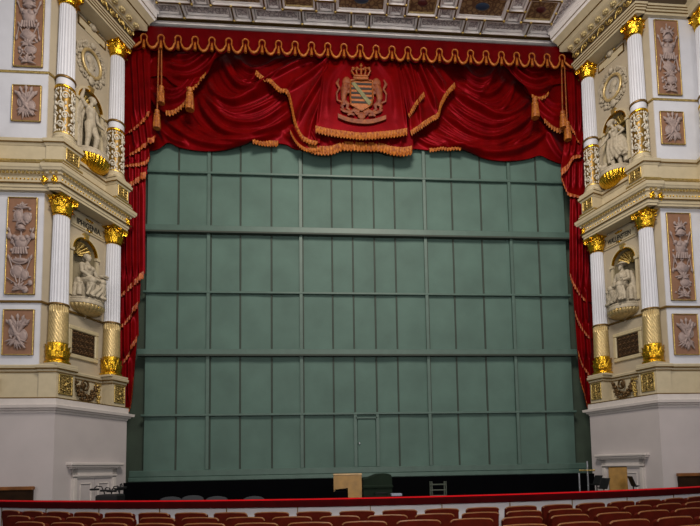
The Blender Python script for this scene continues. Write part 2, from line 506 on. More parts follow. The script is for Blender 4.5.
    # cornice with rosettes
    prof = [(-.5, 12.48), (.03, 12.48), (.05, 12.52), (.05, 12.56), (.21, 12.66), (.25, 12.70), (.25, 12.87), (.28, 12.90), (.29, 12.97), (.34, 13.08), (.36, 13.12), (.37, 13.40), (.41, 13.45), (.41, 13.60), (-.5, 13.60)]
    e3 = trim(MB().sweep(en2, prof, mir), M_MOULD)
    part_abs('cove', MB().sweep(en2, [(.2, 13.10), (.365, 13.12), (.375, 13.18), (.39, 13.19), (.40, 13.38), (.43, 13.40), (.44, 13.58), (.2, 13.58)], mir), M_CEIL, e3)
    part_abs('cove_line', MB().sweep(en2, [(.2, 13.20), (.397, 13.20), (.40, 13.225), (.2, 13.225)], mir), M_LINE, e3)
    part_abs('gold_line', MB().sweep(en2, [(-.1, 12.50), (.055, 12.50), (.055, 12.525), (-.1, 12.525)], mir), M_OLDGOLD, e3)
    part_abs('gold_line', MB().sweep(en2, [(.1, 12.87), (.285, 12.87), (.285, 12.885), (.1, 12.885)], mir), M_LINE, e3)
    for j in range(9):
        q0 = .02+j*(L-.02)/8.0
        ro = MB()
        x0, y0, _ = on(q0, .14, 0)
        for i in range(8):
            an = i*pi/4
            ro.ball((x0+.055*cos(an), y0+.06*sin(an), 12.60), (.038, .038, .045), 6, 4)
        ro.ball((x0, y0, 12.575), (.04, .04, .04), 8, 5)
        part_abs('rosette', ro, mat('ivory_gilt_rosette', (.50, .40, .20), .45, .2, var=.3, scale=25), e3, 60)
    for j in range(22):
        pass

# ------------------------------------------------------------------ columns
def leaf(mb, ang, r0, z0, z1, w, curl, xf=None, lean=.05):
    """one acanthus leaf standing on a bell"""
    rows = []
    n = 7
    for i in range(n+1):
        v = i/n
        ww = w*(.55+.9*v*(1-v)+.25*(1-v)) * (1 if v < .8 else (1-v)/.2*.75+.25)
        r = r0+lean*v+(curl*((v-.7)/.3)**2 if v > .7 else 0)
        z = z0+(z1-z0)*min(v, .9) - (.03*((v-.85)/.15) if v > .85 else 0)
        row = []
        for j in range(5):
            s_ = (j-2)/2
            rr = r+.018*(1-abs(s_))*(1 if v < .9 else .5)+(.008 if (i+j) % 2 else 0)
            a = ang+s_*ww/(2*r0)
            row.append((rr*cos(a), rr*sin(a), z))
        rows.append(row)
    mb.grid(rows, None, xf)


def capital(mb, r, h, w):
    """corinthian capital: bell, two rows of leaves, corner volutes, curved abacus"""
    mb.lathe([(r*1.02, 0), (r*1.12, .02), (r*1.02, .045), (r*.95, .06), (r*.98, h*.6), (r*1.2, h*.84), (r*1.2, h*.86)], 24)
    for k in range(8): leaf(mb, k*pi/4+pi/8, r*1.0, .05, h*.48, .17, .05)
    for k in range(8): leaf(mb, k*pi/4, r*1.02, .06, h*.76, .16, .06, lean=.06)
    for k in range(4):
        a = pi/4+k*pi/2
        path = []
        for i in range(16):
            an = i*.48-.6; q = .065*(1-i/22)
            d = w*1.18-.02+q*cos(an); path.append((d*cos(a), d*sin(a), h*.80+q*sin(an)))
        mb.tube([(r*1.0*cos(a), r*1.0*sin(a), h*.5), (r*1.25*cos(a), r*1.25*sin(a), h*.72)]+path, .024, 6)
        b = k*pi/2
        mb.ball((w*.93*cos(b), w*.93*sin(b), h*.92), (.045, .045, .05), 8, 5)
        for s_ in (-1, 1):
            mb.ball(((r*1.2)*cos(b+s_*.25), (r*1.2)*sin(b+s_*.25), h*.74), (.035, .035, .045), 6, 4)
    pl = []
    for k in range(4):
        a = k*pi/2
        for i in range(7):
            s_ = (i-3)/3; d = w*(.90+.16*s_*s_) if abs(s_) < .99 else w*1.02
            x, y = d, s_*w*1.02
            pl.append((x*cos(a)-y*sin(a), x*sin(a)+y*cos(a)))
    n = len(pl)
    vs = [(p[0], p[1], h*.88) for p in pl]+[(p[0]*1.04, p[1]*1.04, h*.95) for p in pl]+[(p[0]*1.04, p[1]*1.04, h) for p in pl]
    fs = [tuple(range(n)), tuple(range(3*n-1, 2*n-1, -1))]
    for q in range(2):
        fs += [(q*n+i, q*n+(i+1) % n, (q+1)*n+(i+1) % n, (q+1)*n+i) for i in range(n)]
    mb.add(vs, fs)
    return mb


def flutes(t, i, r, z, n=20, d=.10):
    q = (t*n/(2*pi)) % 1.
    return r*(1-d*(sin(pi*q))**.7) if .08 < q < .92 else r


def fluted_shaft(mb, r0, r1, z0, z1, n=20):
    prof = [(r0*1.04, z0), (r0*1.0, z0+.03)]
    for i in range(1, 8):
        v = i/8; prof.append((r0+(r1-r0)*v**1.4, z0+.03+(z1-z0-.06)*v))
    prof += [(r1, z1-.03), (r1*1.03, z1)]
    mb.lathe(prof, n*8, lambda t, i, r, z: flutes(t, i, r, z, n, .085))
    return mb


def lower_column(label, loc, rz):
    t = thing('column', label, 'column', loc, rz, 'columns of the lower order')
    # z local: 0 at top of pedestal (eye-relative 2.475)
    b = MB().box(-.29, .29, -.29, .29, 0, .05)
    obj('plinth', b, M_MOULD, t)
    b = MB().lathe([(.255, .05), (.27, .07), (.27, .11), (.245, .13), (.23, .15), (.24, .17), (.25, .20), (.23, .225)], 40)
    obj('base', b, M_GOLD, t, 50)
    b = MB().lathe([(.215, .225), (.22, .25), (.21, .56)], 32)
    for k in range(12): leaf(b, k*pi/6, .215, .24, .50+.06*(k % 2), .11, .035, lean=.02)
    for k in range(12): leaf(b, k*pi/6+pi/12, .215, .22, .38, .09, .035, lean=.03)
    obj('leaf_collar', b, M_GOLD, t, 60)
    prof = [(.212-.014*i/24, .55+.90*i/24) for i in range(25)]
    def spir(tt, i, r, z):
        q = (tt-(max(0, 1.30-z))*2.6)*20/(2*pi) % 1
        return r*(1.02-.12*abs(cos(pi*q))**3)
    b = MB().lathe(prof, 240, spir)
    obj('spiral_drum', b, M_GILTDRUM, t, 80)
    b = MB().lathe([(.19, 1.45), (.222, 1.455), (.227, 1.475), (.215, 1.495), (.19, 1.50)], 40)
    obj('ring', b, M_LINE, t, 50)
    obj('shaft', fluted_shaft(MB(), .192, .172, 1.50, 3.63), M_WHITE, t, 40)
    c = capital(MB(), .170, .48, .235)
    c.v = [p+Vector((0, 0, 3.625)) for p in c.v]
    obj('capital', c, M_GOLD, t, 50)
    return t


def upper_column(label, loc, rz):
    t = thing('column', label, 'column', loc, rz, 'columns of the upper order')
    # z local: 0 at top of upper pedestal (eye-relative 7.88)
    obj('plinth', MB().box(-.28, .28, -.28, .28, 0, .05), M_MOULD, t)
    b = MB().lathe([(.25, .05), (.265, .08), (.265, .11), (.24, .14), (.22, .165), (.235, .19), (.23, .215), (.21, .235)], 40)
    obj('base', b, M_MOULD, t, 50)
    obj('ring', MB().lathe([(.19, .225), (.222, .23), (.222, .26), (.19, .27)], 40), M_OLDGOLD, t, 50)
    prof = [(.196-.006*i/8, .26+1.14*i/8) for i in range(9)]
    d = obj('ornament_drum', MB().lathe(prof, 48), M_DRUM, t, 60)
    o = MB()
    def on_drum(a, z, e=.010):
        r = .196-.006*(z-.26)/1.14+e-.004
        return (r*cos(a), r*sin(a), z)
    for k in range(5):
        a = k*2*pi/5
        o.tube([on_drum(a+.30*sin(z_*5.2), .30+z_) for z_ in [i*.055 for i in range(20)]], .015, 6)
        for ring in range(4):
            z = .44+ring*.25; sg = 1 if ring % 2 else -1
            path = []
            for i in range(15):
                an = i*.55; q = .085*(1-i/18); path.append(on_drum(a+sg*.22+sg*q*cos(an)/.196, z+q*1.25*sin(an)))
            o.tube(path, .019, 6)
            o.ball(on_drum(a+sg*.22, z, .010), .030, 8, 6)
            for q in (-1, 1): o.ball(on_drum(a-sg*.28, z+.07*q, .008), (.028, .028, .05), 7, 5)
    for k in range(20):
        for z in (.30, 1.36): o.ball(on_drum(k*pi/10, z, .006), (.022, .022, .03), 6, 4)
    obj('drum_scrolls', o, M_SCROLL, d, 60)
    obj('upper_ring', MB().lathe([(.19, 1.40), (.222, 1.405), (.228, 1.43), (.22, 1.455), (.19, 1.46)], 40), M_GOLD, t, 50)
    obj('collar', MB().lathe([(.192, 1.46), (.20, 1.50), (.20, 1.63), (.19, 1.65)], 40), M_WHITE, t, 50)
    obj('neck_ring', MB().lathe([(.18, 1.645), (.222, 1.65), (.228, 1.67), (.218, 1.70), (.18, 1.705)], 40), M_LINE, t, 50)
    obj('shaft', fluted_shaft(MB(), .192, .174, 1.70, 3.60), M_WHITE, t, 40)
    c = capital(MB(), .172, .42, .23)
    c.v = [p+Vector((0, 0, 3.585)) for p in c.v]
    obj('capital', c, M_GOLD, t, 50)
    return t


T_OUT, T_INN = 0., TIN
lc = uc = None
for side, sn in SIDES:
    for tt, wn in ((0., 'outer'), (TIN, 'inner')):
        l1 = 'white fluted column with gilded spiral drum, %s one of the lower pair %s of the stage' % (wn, sn)
        l2 = 'white fluted column with scroll-carved drum, %s one of the upper pair %s of the stage' % (wn, sn)
        if lc is None:
            lc = lower_column(l1, SP(side, tt, 0, 2.475), rot(side)); uc = upper_column(l2, SP(side, tt, 0, 7.88), rot(side))
        else:
            dup(lc, SP(side, tt, 0, 2.475), rot(side), l1); dup(uc, SP(side, tt, 0, 7.88), rot(side), l2)
# the next bay: a column at the right edge of the view
dup(uc, (8.98, -1.95, 7.88), 0, 'white fluted column cut by the right edge, upper tier')
dup(lc, (9.02, -1.95, 2.475), 0, 'white fluted column cut by the right edge, lower tier')
for side, sn in SIDES:
    a = []
    for (z0, z1, o) in ((1.69, 2.475, .25), (6.58, 7.21, .22), (7.21, 7.88, .25), (11.88, 12.5, .2)):
        b = MB()
        x0, x1 = 8.66, 9.5
        pth = [(x1+.6, YF-.1), (x1, YF-.1), (x1, YF-.48), (x0+.02, YF-.48), (x0+.02, YF-.02)]
        pth = pth[::1]
        if z0 == 6.58: pr = [(-.3, 6.58), (0, 6.58), (.02, 6.72), (.05, 6.75), (.01, 6.76), (.01, 6.93), (.06, 7.0), (.11, 7.05), (.135, 7.16), (-.3, 7.17)]
        elif z0 == 11.88: pr = [(-.3, 11.88), (0, 11.88), (.03, 12.0), (.05, 12.08), (.12, 12.15), (.02, 12.16), (.02, 12.5), (-.3, 12.5)]
        else: pr = [(-.3, z0), (0, z0), (0, z1-.15), (.03, z1-.12), (.06, z1-.04), (.03, z1), (-.3, z1)]
        t = trim(b.sweep(pth, pr, side < 0), M_MOULD)
        if z0 == 6.58:
            part_abs('gold_line', MB().sweep(pth, [(0, 7.17), (.10, 7.17), (.08, 7.23), (0, 7.23)], side < 0), M_OLDGOLD, t)
            part_abs('gold_line', MB().sweep(pth, [(0, 6.78), (.03, 6.78), (.03, 6.9), (0, 6.9)], side < 0), M_OLDGOLD, t)
        elif z0 != 11.88:
            part_abs('gold_line', MB().sweep(pth, [(0, z1-.12), (.05, z1-.12), (.05, z1-.09), (0, z1-.09)], side < 0), M_LINE, t)

# ------------------------------------------------------------------ inset panels on the pedestals
def inset(label, loc, rz, w, h, group):
    t = thing('pedestal_panel', label, 'panel', loc, rz, group)
    f = MB()
    for (x0, x1, z0, z1) in ((-w/2, w/2, 0, .035), (-w/2, w/2, h-.035, h), (-w/2, -w/2+.035, 0, h), (w/2-.035, w/2, 0, h)):
        f.rbox(x0, x1, -.025, .0, z0, z1, .008)
    obj('frame', f, M_OLDGOLD, t)
    obj('ground', MB().box(-w/2+.03, w/2-.03, -.008, 0, .03, h-.03), M_PANEL, t)
    o = MB()
    for s_ in (-1, 1):
        for q in range(3):
            zc = h*(.25+.25*q); path = []
            for i in range(12):
                an = i*.6; r = min(w, h)*.15*(1-i/15); path.append((s_*(w*.17+r*cos(an)), -.02, zc+r*sin(an)))
            o.tube(path, .010, 5)
    o.tube([(0, -.02, .06), (0, -.025, h-.06)], .012, 6); o.ball((0, -.03, h*.5), (.035, .025, .05), 8, 5)
    obj('scrollwork', o, M_OLDGOLD, t, 60)
    return t


for side, sn in SIDES:
    inset('gilded scroll panel on the outer lower pedestal %s of the stage' % sn, SP(side, .0, .255, 1.80), rot(side), .38, .48, 'lower pedestal panels')
    inset('gilded scroll panel on the inner lower pedestal %s of the stage' % sn, SP(side, 1.645, .255, 1.80), rot(side), .36, .48, 'lower pedestal panels')
    inset('gilded scroll panel on the outer upper pedestal %s of the stage' % sn, SP(side, .02, .255, 7.40), rot(side), .38, .31, 'upper pedestal panels')
    inset('gilded scroll panel on the inner upper pedestal %s of the stage' % sn, SP(side, 1.62, .255, 7.40), rot(side), .36, .31, 'upper pedestal panels')

# ------------------------------------------------------------------ wall ornaments of the splayed bays (local: x along the wall, -y out of it)
OFFW = -.18
def arch_frame(label, loc, rz, hw, hs, zfrom):
    t = thing('niche_surround', label, 'arch moulding', loc, rz, 'niche arches')
    n = 24
    for nm, r0, r1, d, mm in (('arch', hw, hw+.075, .05, M_MOULD), ('gold_edge', hw-.006, hw+.022, .06, M_GOLD)):
        out = [(r1*cos(pi*i/n), hs+r1*sin(pi*i/n)) for i in range(n+1)]; inn = [(r0*cos(pi*i/n), hs+r0*sin(pi*i/n)) for i in range(n, -1, -1)]
        vs = []; k = n+1
        b = MB()
        A = [(x, -d, z) for x, z in out]+[(x, -d, z) for x, z in inn]+[(x, 0.02, z) for x, z in out]+[(x, .02, z) for x, z in inn]
        fs = []
        for i in range(n):
            a, c = i, 2*k-1-i
            fs.append((a, a+1, c-1, c)); fs.append((a, a+1, a+1+2*k, a+2*k)); fs.append((c, c-1, c-1+2*k, c+2*k))
        b.add(A, fs)
        obj(nm, b, mm, t, 40)
    for s_ in (-1, 1):
        im = MB()
        im.box(s_*(hw+.04)-.06, s_*(hw+.04)+.06, -.065, .02, hs-.07, hs)
        im.box(s_*(hw+.035)-.04, s_*(hw+.035)+.04, -.035, .02, zfrom, hs-.07)
        obj('impost', im, M_MOULD, t)
    k = MB().prism([(-.05, hs+hw-.02), (.05, hs+hw-.02), (.075, hs+hw+.13), (-.075, hs+hw+.13)], -.085, .02)
    obj('keystone', k, M_OLDGOLD, t)
    sh = MB()
    for i in range(9):
        a = pi*(i+.5)/9
        sh.tube([(.05*cos(a), .26, hs+.05*sin(a)), (hw*.5*cos(a), .22, hs+hw*.5*sin(a)), (hw*.86*cos(a), .10, hs+hw*.86*sin(a))], [.015, .03, .045], 6)
    obj('shell', sh, M_OLDGOLD, t, 60)
    return t


def corbel(label, loc, rz, r, h, m_bowl):
    """half round bracket; z local 0 at the top"""
    t = thing('corbel', label, 'bracket', loc, rz, 'statue brackets')
    b = MB().lathe([(r*.93, -.17), (r*1.0, -.15), (r*1.02, -.09), (r*.98, -.06), (r*1.0, -.03), (r*.97, 0)], 36, None, pi, 2*pi, cap=False)
    k = 37
    b.add([(r*.97*cos(pi+pi*i/36), r*.97*sin(pi+pi*i/36), 0) for i in range(37)], [tuple(range(37))])
    obj('rim', b, M_STONE, t, 40)
    prof = [(r*.93*cos(pi/2*i/9)+.03, -.17-(h-.17)*sin(pi/2*i/9)) for i in range(10)]
    bw = obj('bowl', MB().lathe(prof, 108, lambda tt, i, rr, z: rr*(1+.05*abs(sin(tt*14))), pi, 2*pi, cap=False), m_bowl, t, 60)
    eg = MB()
    for i in range(15):
        a = pi+pi*(i+.5)/15; eg.ball((r*.95*cos(a), r*.95*sin(a), -.19), (.028, .028, .045), 6, 4)
    obj('bead_row', eg, M_GOLD, t, 60)
    obj('pendant', MB().lathe([(.02, -h-.09), (.045, -h-.06), (.03, -h-.02), (.07, -h+.02), (.08, -h+.06)], 14), M_STONE, t, 50)
    return t


def plaque(label, loc, rz, text):
    t = thing('name_plaque', label, 'plaque', loc, rz, 'plaques with names')
    w, h = 1.08, .40
    obj('board', MB().rbox(-w/2, w/2, -.035, .03, 0, h, .015), M_MOULD, t)
    cu = bpy.data.curves.new('lettering', 'FONT'); cu.body = text; cu.size = .21; cu.extrude = .004; cu.offset = .003; cu.align_x = 'CENTER'
    tmp = bpy.data.objects.new('lettering', cu); COL.objects.link(tmp)
    bpy.context.view_layer.update()
    me = bpy.data.meshes.new_from_object(tmp.evaluated_get(bpy.context.evaluated_depsgraph_get()))
    COL.objects.unlink(tmp); bpy.data.objects.remove(tmp)
    xs = [v.co.x for v in me.vertices]; wd = max(xs)-min(xs)
    me.transform(Matrix.Scale(.76/wd, 4, (1, 0, 0)))
    me.transform(Matrix.Translation((0, -.039, .115)) @ Matrix.Rotation(pi/2, 4, 'X'))
    me.materials.append(M_DARK)
    o = bpy.data.objects.new('lettering', me); COL.objects.link(o); o.parent = t
    g = MB()
    for s_ in (-1, 1):
        pth = []
        for i in range(14):
            an = i*.55; r = .05*(1-i/18); pth.append((s_*(.07+r*cos(an)), -.045, .335+r*.6*sin(an)))
        g.tube(pth, .012, 5)
        g.tube([(s_*.02, -.045, .06), (s_*.06, -.05, .085), (s_*.11, -.045, .05)], [.02, .018, .008], 5)
    g.ball((0, -.05, .345), (.04, .03, .035), 8, 5); g.ball((0, -.05, .06), (.04, .03, .03), 8, 5)
    obj('gilt_scroll', g, M_GOLD, t, 60)
    li = MB()
    for s_ in (-1, 1): li.box(min(s_*.13, s_*.50), max(s_*.13, s_*.50), -.043, -.03, .045, .058)
    obj('rule', li, M_LINE, t)
    sc_ = MB()
    for s_ in (-1, 1):
        sc_.tube([(s_*.47, -.04, .30), (s_*.43, -.045, .27), (s_*.48, -.045, .24), (s_*.45, -.04, .20)], .008, 5)
    obj('end_flourish', sc_, M_LINE, t, 60)
    return t


def grate(label, loc, rz):
    t = thing('bronze_grille', label, 'grille', loc, rz, 'bronze grilles')
    w, h = .92, .82
    f = MB()
    fr = .11
    for (x0, x1, z0, z1) in ((-w/2, w/2, 0, fr), (-w/2, w/2, h-fr, h), (-w/2, -w/2+fr, fr, h-fr), (w/2-fr, w/2, fr, h-fr)):
        f.rbox(x0, x1, -.055, .02, z0, z1, .02)
    obj('frame', f, mat('cream_gilt_frame', (.46, .39, .24), .45, .1, var=.1, scale=8), t)
    obj('grille_ground', MB().box(-w/2+fr, w/2-fr, -.012, .0, fr, h-fr), mat('dark_grille_ground', (.018, .009, .004), .6), t)
    g = MB()
    for i in range(5):
        for j in range(4):
            x = -w/2+fr+(i+.5)*(w-2*fr)/5; z = fr+(j+.5)*(h-2*fr)/4
            ring = [(x+.055*cos(a*pi/5), -.02, z+.06*sin(a*pi/5)) for a in range(11)]
            g.tube(ring, .009, 5); g.ball((x, -.02, z), (.022, .015, .024), 6, 4)
            if i < 4 and j < 3: g.ball((x+(w-2*fr)/10, -.02, z+(h-2*fr)/8), (.016, .012, .018), 6, 4)
    obj('openwork', g, mat('bronze', (.13, .065, .02), .4, .7), t, 60)
    return t


def festoon(label, loc, rz):
    t = thing('festoon', label, 'garland', loc, rz, 'bronze garlands')
    g = MB(); rnd = random.Random(4)
    pts = []
    for i in range(17):
        v = i/16; x = -.36+.62*v; z = .30-.36*(1-(2*v-1)**2)**.8 + .0
        pts.append((x, z)); r = .035+.045*sin(pi*v)
        for k in range(5):
            g.ball((x+rnd.uniform(-r, r), -.04-rnd.random()*.05, z+rnd.uniform(-r, r)), rnd.uniform(.028, .045), 7, 5)
    obj('swag', g, mat('dark_bronze', (.10, .055, .018), .45, .6, var=.4, scale=18), t, 60)
    b = MB()
    for i in range(11):
        z = .32-.048*i; r = .05 if i < 8 else .03
        for k in range(3): b.ball((.30+rnd.uniform(-r, r), -.05-rnd.random()*.03, z), rnd.uniform(.025, .04), 7, 5)
    for s_ in (-1, 1): b.tube([(.30, -.06, .34), (.30+s_*.08, -.07, .38), (.30+s_*.10, -.06, .32), (.30+s_*.01, -.05, .33)], .02, 6)
    obj('drop', b, M_OLDGOLD, t, 60)
    r_ = MB().tube([(-.10+.10*cos(a*pi/8), -.06, .27+.12*sin(a*pi/8)) for a in range(17)], .026, 7)
    r_.ball((-.10, -.03, .27), (.06, .03, .08), 8, 5)
    obj('wreath', r_, mat('dark_bronze', (.1, .05, .02)), t, 60)
    return t


def medallion(label, loc, rz, sgn):
    t = thing('portrait_medallion', label, 'relief medallion', loc, rz, 'portrait medallions')
    rx, rz_ = .29, .345
    pth = [(rx*cos(2*pi*i/40), -.05, rz_*sin(2*pi*i/40)) for i in range(41)]
    obj('oval_frame', MB().tube(pth, .04, 10), M_GILTDRUM, t, 60)
    d = MB().add([(rx*.95*cos(2*pi*i/40), -.015, rz_*.95*sin(2*pi*i/40)) for i in range(40)]+[(rx*.95*cos(2*pi*i/40), .0, rz_*.95*sin(2*pi*i/40)) for i in range(40)],
                 [tuple(range(40))]+[(i, (i+1) % 40, 40+(i+1) % 40, 40+i) for i in range(40)])
    obj('ground', d, mat('medallion_grey', (.33, .30, .25), .6), t)
    p = MB()
    p.ball((.0, -.03, .03), (.11, .055, .145), 14, 10); p.ball((sgn*.05, -.04, .07), (.12, .06, .12), 12, 8)
    p.ball((-sgn*.105, -.035, .02), (.03, .03, .03), 8, 5); p.ball((-sgn*.075, -.035, -.06), (.05, .04, .04), 8, 5)
    p.ball((.01, -.03, -.13), (.07, .045, .09), 10, 6); p.ball((.03, -.03, -.24), (.19, .05, .08), 12, 6)
    obj('portrait', p, M_STONE, t, 60)
    rnd = random.Random(8+sgn)
    w = MB()
    for i in range(46):
        a = 2*pi*i/46+rnd.uniform(-.05, .05); q = rnd.uniform(1.22, 1.62)
        if sin(a) > .3: q *= .92
        x, z = rx*q*cos(a), rz_*(q*.96)*sin(a)
        w.ball((x, -.02, z), (rnd.uniform(.03, .075), .04, rnd.uniform(.03, .07)), 7, 5)
    for s_ in (-1, 1):
        for k in range(6):
            v = k/5
            w.tube([(s_*(.10+.05*k), -.03, .42-.02*k), (s_*(.2+.05*k), -.05, .50-.05*k), (s_*(.26+.04*k), -.03, .44-.09*k)], [.03, .035, .012], 6)
        pth = []
        for i in range(14):
            an = i*.5; r = .10*(1-i/17); pth.append((s_*(.22+r*cos(an)), -.03, -.44+r*sin(an)))
        w.tube(pth, .02, 6)
    w.ball((0, -.07, .50), (.085, .07, .09), 10, 7); w.ball((0, -.05, -.47), (.09, .05, .12), 8, 6)
    obj('plaster_wreath', w, M_STONE, t, 60)
    return t


def upper_plaque(label, loc, rz):
    t = thing('cartouche_plaque', label, 'plaque', loc, rz, 'dark edged plaques')
    w, h = .90, .24
    obj('board', MB().box(-w/2, w/2, -.02, .02, 0, h), M_MOULD, t)
    f = MB()
    for s_ in (-1, 1):
        a, b = sorted((s_*w/2, s_*(w/2-.03))); f.box(a, b, -.03, 0, 0, h)
        a, b = sorted((s_*.10, s_*w/2)); f.box(a, b, -.03, 0, h-.03, h)
        a, b = sorted((s_*.24, s_*w/2)); f.box(a, b, -.03, 0, 0, .03)
    obj('dark_border', f, M_LINE, t)
    o = MB(); o.ball((0, -.05, h+.02), (.08, .06, .09), 10, 7)
    for s_ in (-1, 1): o.ball((s_*.08, -.04, h+.03), (.05, .04, .05), 8, 5)
    obj('shell_head', o, M_STONE, t, 60)
    g = MB()
    for s_ in (-1, 1): g.ball((s_*.13, -.045, h+.045), (.06, .03, .035), 8, 5)
    obj('gilt_leaf', g, M_OLDGOLD, t, 60)
    return t


for side, sn in SIDES:
    r = rot(side)
    arch_frame('round-arched niche moulding below the name plaque, %s lower bay' % sn, SP(side, NL['tc'], OFFW, 0), r, NL['hw'], NL['zs'], 4.4)
    arch_frame('round-arched gold-edged niche moulding below the medallion, %s upper bay' % sn, SP(side, NU['tc'], OFFW, 0), r, NU['hw'], NU['zs'], 8.4)
    corbel('half-round bracket with gold beads under the seated statue on the %s' % sn, SP(side, .90, OFFW, 4.36), r, .44, .38, M_GILTDRUM)
    corbel('half-round gilded bracket under the standing statue on the %s' % sn, SP(side, .95, OFFW, 8.29), r, .44, .50, M_GOLD)
    plaque('pale plaque reading %s above the lower niche' % ('IPHIGENIA' if side < 0 else 'WALLENSTEIN'), SP(side, .94, OFFW, 6.15), r, 'IPHIGENIA.' if side < 0 else 'WALLENSTEIN')
    grate('square bronze grille in a pale gilded frame below the statue on the %s' % sn, SP(side, .87, OFFW, 2.82), r)
    festoon('dark bronze garland with wreath between the pedestals on the %s' % sn, SP(side, .93, -.09, 1.90), r)
    medallion('oval portrait relief in a plaster wreath above the %s upper niche' % sn, SP(side, .88, OFFW, 10.76), r, side)
    upper_plaque('dark-bordered plaque with shell above the %s portrait medallion' % sn, SP(side, .90, OFFW, 11.55), r)


# ------------------------------------------------------------------ statues
def remeshed(mb, voxel, it=3):
    me = bpy.data.meshes.new('tmp'); me.from_pydata([tuple(p) for p in mb.v], [], mb.f)
    bm = bmesh.new(); bm.from_mesh(me); bmesh.ops.recalc_face_normals(bm, faces=bm.faces); bm.to_mesh(me); bm.free()
    o = bpy.data.objects.new('tmp', me); COL.objects.link(o)
    r = o.modifiers.new('r', 'REMESH'); r.mode = 'VOXEL'; r.voxel_size = voxel
    s_ = o.modifiers.new('s', 'SMOOTH'); s_.factor = .5; s_.iterations = it
    bpy.context.view_layer.update()
    out = bpy.data.meshes.new_from_object(o.evaluated_get(bpy.context.evaluated_depsgraph_get()))
    bpy.data.objects.remove(o); return out


def limb(mb, pts, rads):
    """tapered continuous limb with rounded joints"""
    P = []; R = []
    for i in range(len(pts)-1):
        for k in range(5):
            v = k/5; P.append(Vector(pts[i]).lerp(Vector(pts[i+1]), v)); R.append(rads[i]+(rads[i+1]-rads[i])*v)
    P.append(Vector(pts[-1])); R.append(rads[-1])
    mb.tube(P, R, 10)
    for p, r in zip(pts, rads): mb.ball(p, r*.99, 10, 7)


def head(mb, c, r, face=(0, -1)):
    """head with nose, brow, chin, ears; hair is added separately. face: direction in plan"""
    a = atan2(face[1], face[0])+pi/2
    xf = Matrix.Translation(c) @ Matrix.Rotation(a, 4, 'Z')
    mb.ball((0, 0, 0), (r*.80, r*.95, r*1.12), 14, 10, xf); mb.ball((0, -r*.35, -r*.62), (r*.5, r*.5, r*.45), 10, 7, xf)
    mb.ball((0, -r*.98, -r*.12), (r*.13, r*.2, r*.26), 8, 5, xf); mb.ball((0, -r*.72, r*.22), (r*.55, r*.25, r*.12), 8, 5, xf)
    mb.ball((0, -r*.80, -r*.50), (r*.25, r*.12, r*.09), 8, 5, xf)
    for s_ in (-1, 1): mb.ball((s_*r*.8, 0, -r*.05), (r*.1, r*.2, r*.26), 6, 5, xf)


def hand(mb, c, d, r=.035):
    """palm and five fingers"""
    d = Vector(d).normalized(); c = Vector(c); side = d.cross(Vector((0, 0, 1)))
    if side.length < .1: side = Vector((1, 0, 0))
    side.normalize()
    mb.ball(c, (r, r*.8, r), 8, 6)
    for k, l in enumerate((.75, .95, 1., .85)):
        b = c+side*(k-1.5)*r*.5
        mb.tube([b, b+d*r*l*1.0, b+d*r*l*1.7-Vector((0, 0, r*.5))], [r*.28, r*.25, r*.18], 6)
    mb.tube([c+side*r*.8, c+side*r*1.3+d*r*.6], [r*.3, r*.22], 6)


def cloth_folds(mb, lines, r0, r1):
    r0 *= 1.18; r1 *= 1.25
    for a, b, c in lines:
        P = [Vector(a).lerp(Vector(b), i/4) if i < 4 else Vector(b).lerp(Vector(c), (i-4)/4) for i in range(9)]
        mb.tube(P, [r0+(r1-r0)*i/8 for i in range(9)], 8)


def put(name, mb, voxel, m, parent, it=3):
    me = remeshed(mb, voxel, it); me.name = name; me.materials.append(m); me.shade_smooth()
    o = bpy.data.objects.new(name, me); COL.objects.link(o); o.parent = parent
    return o


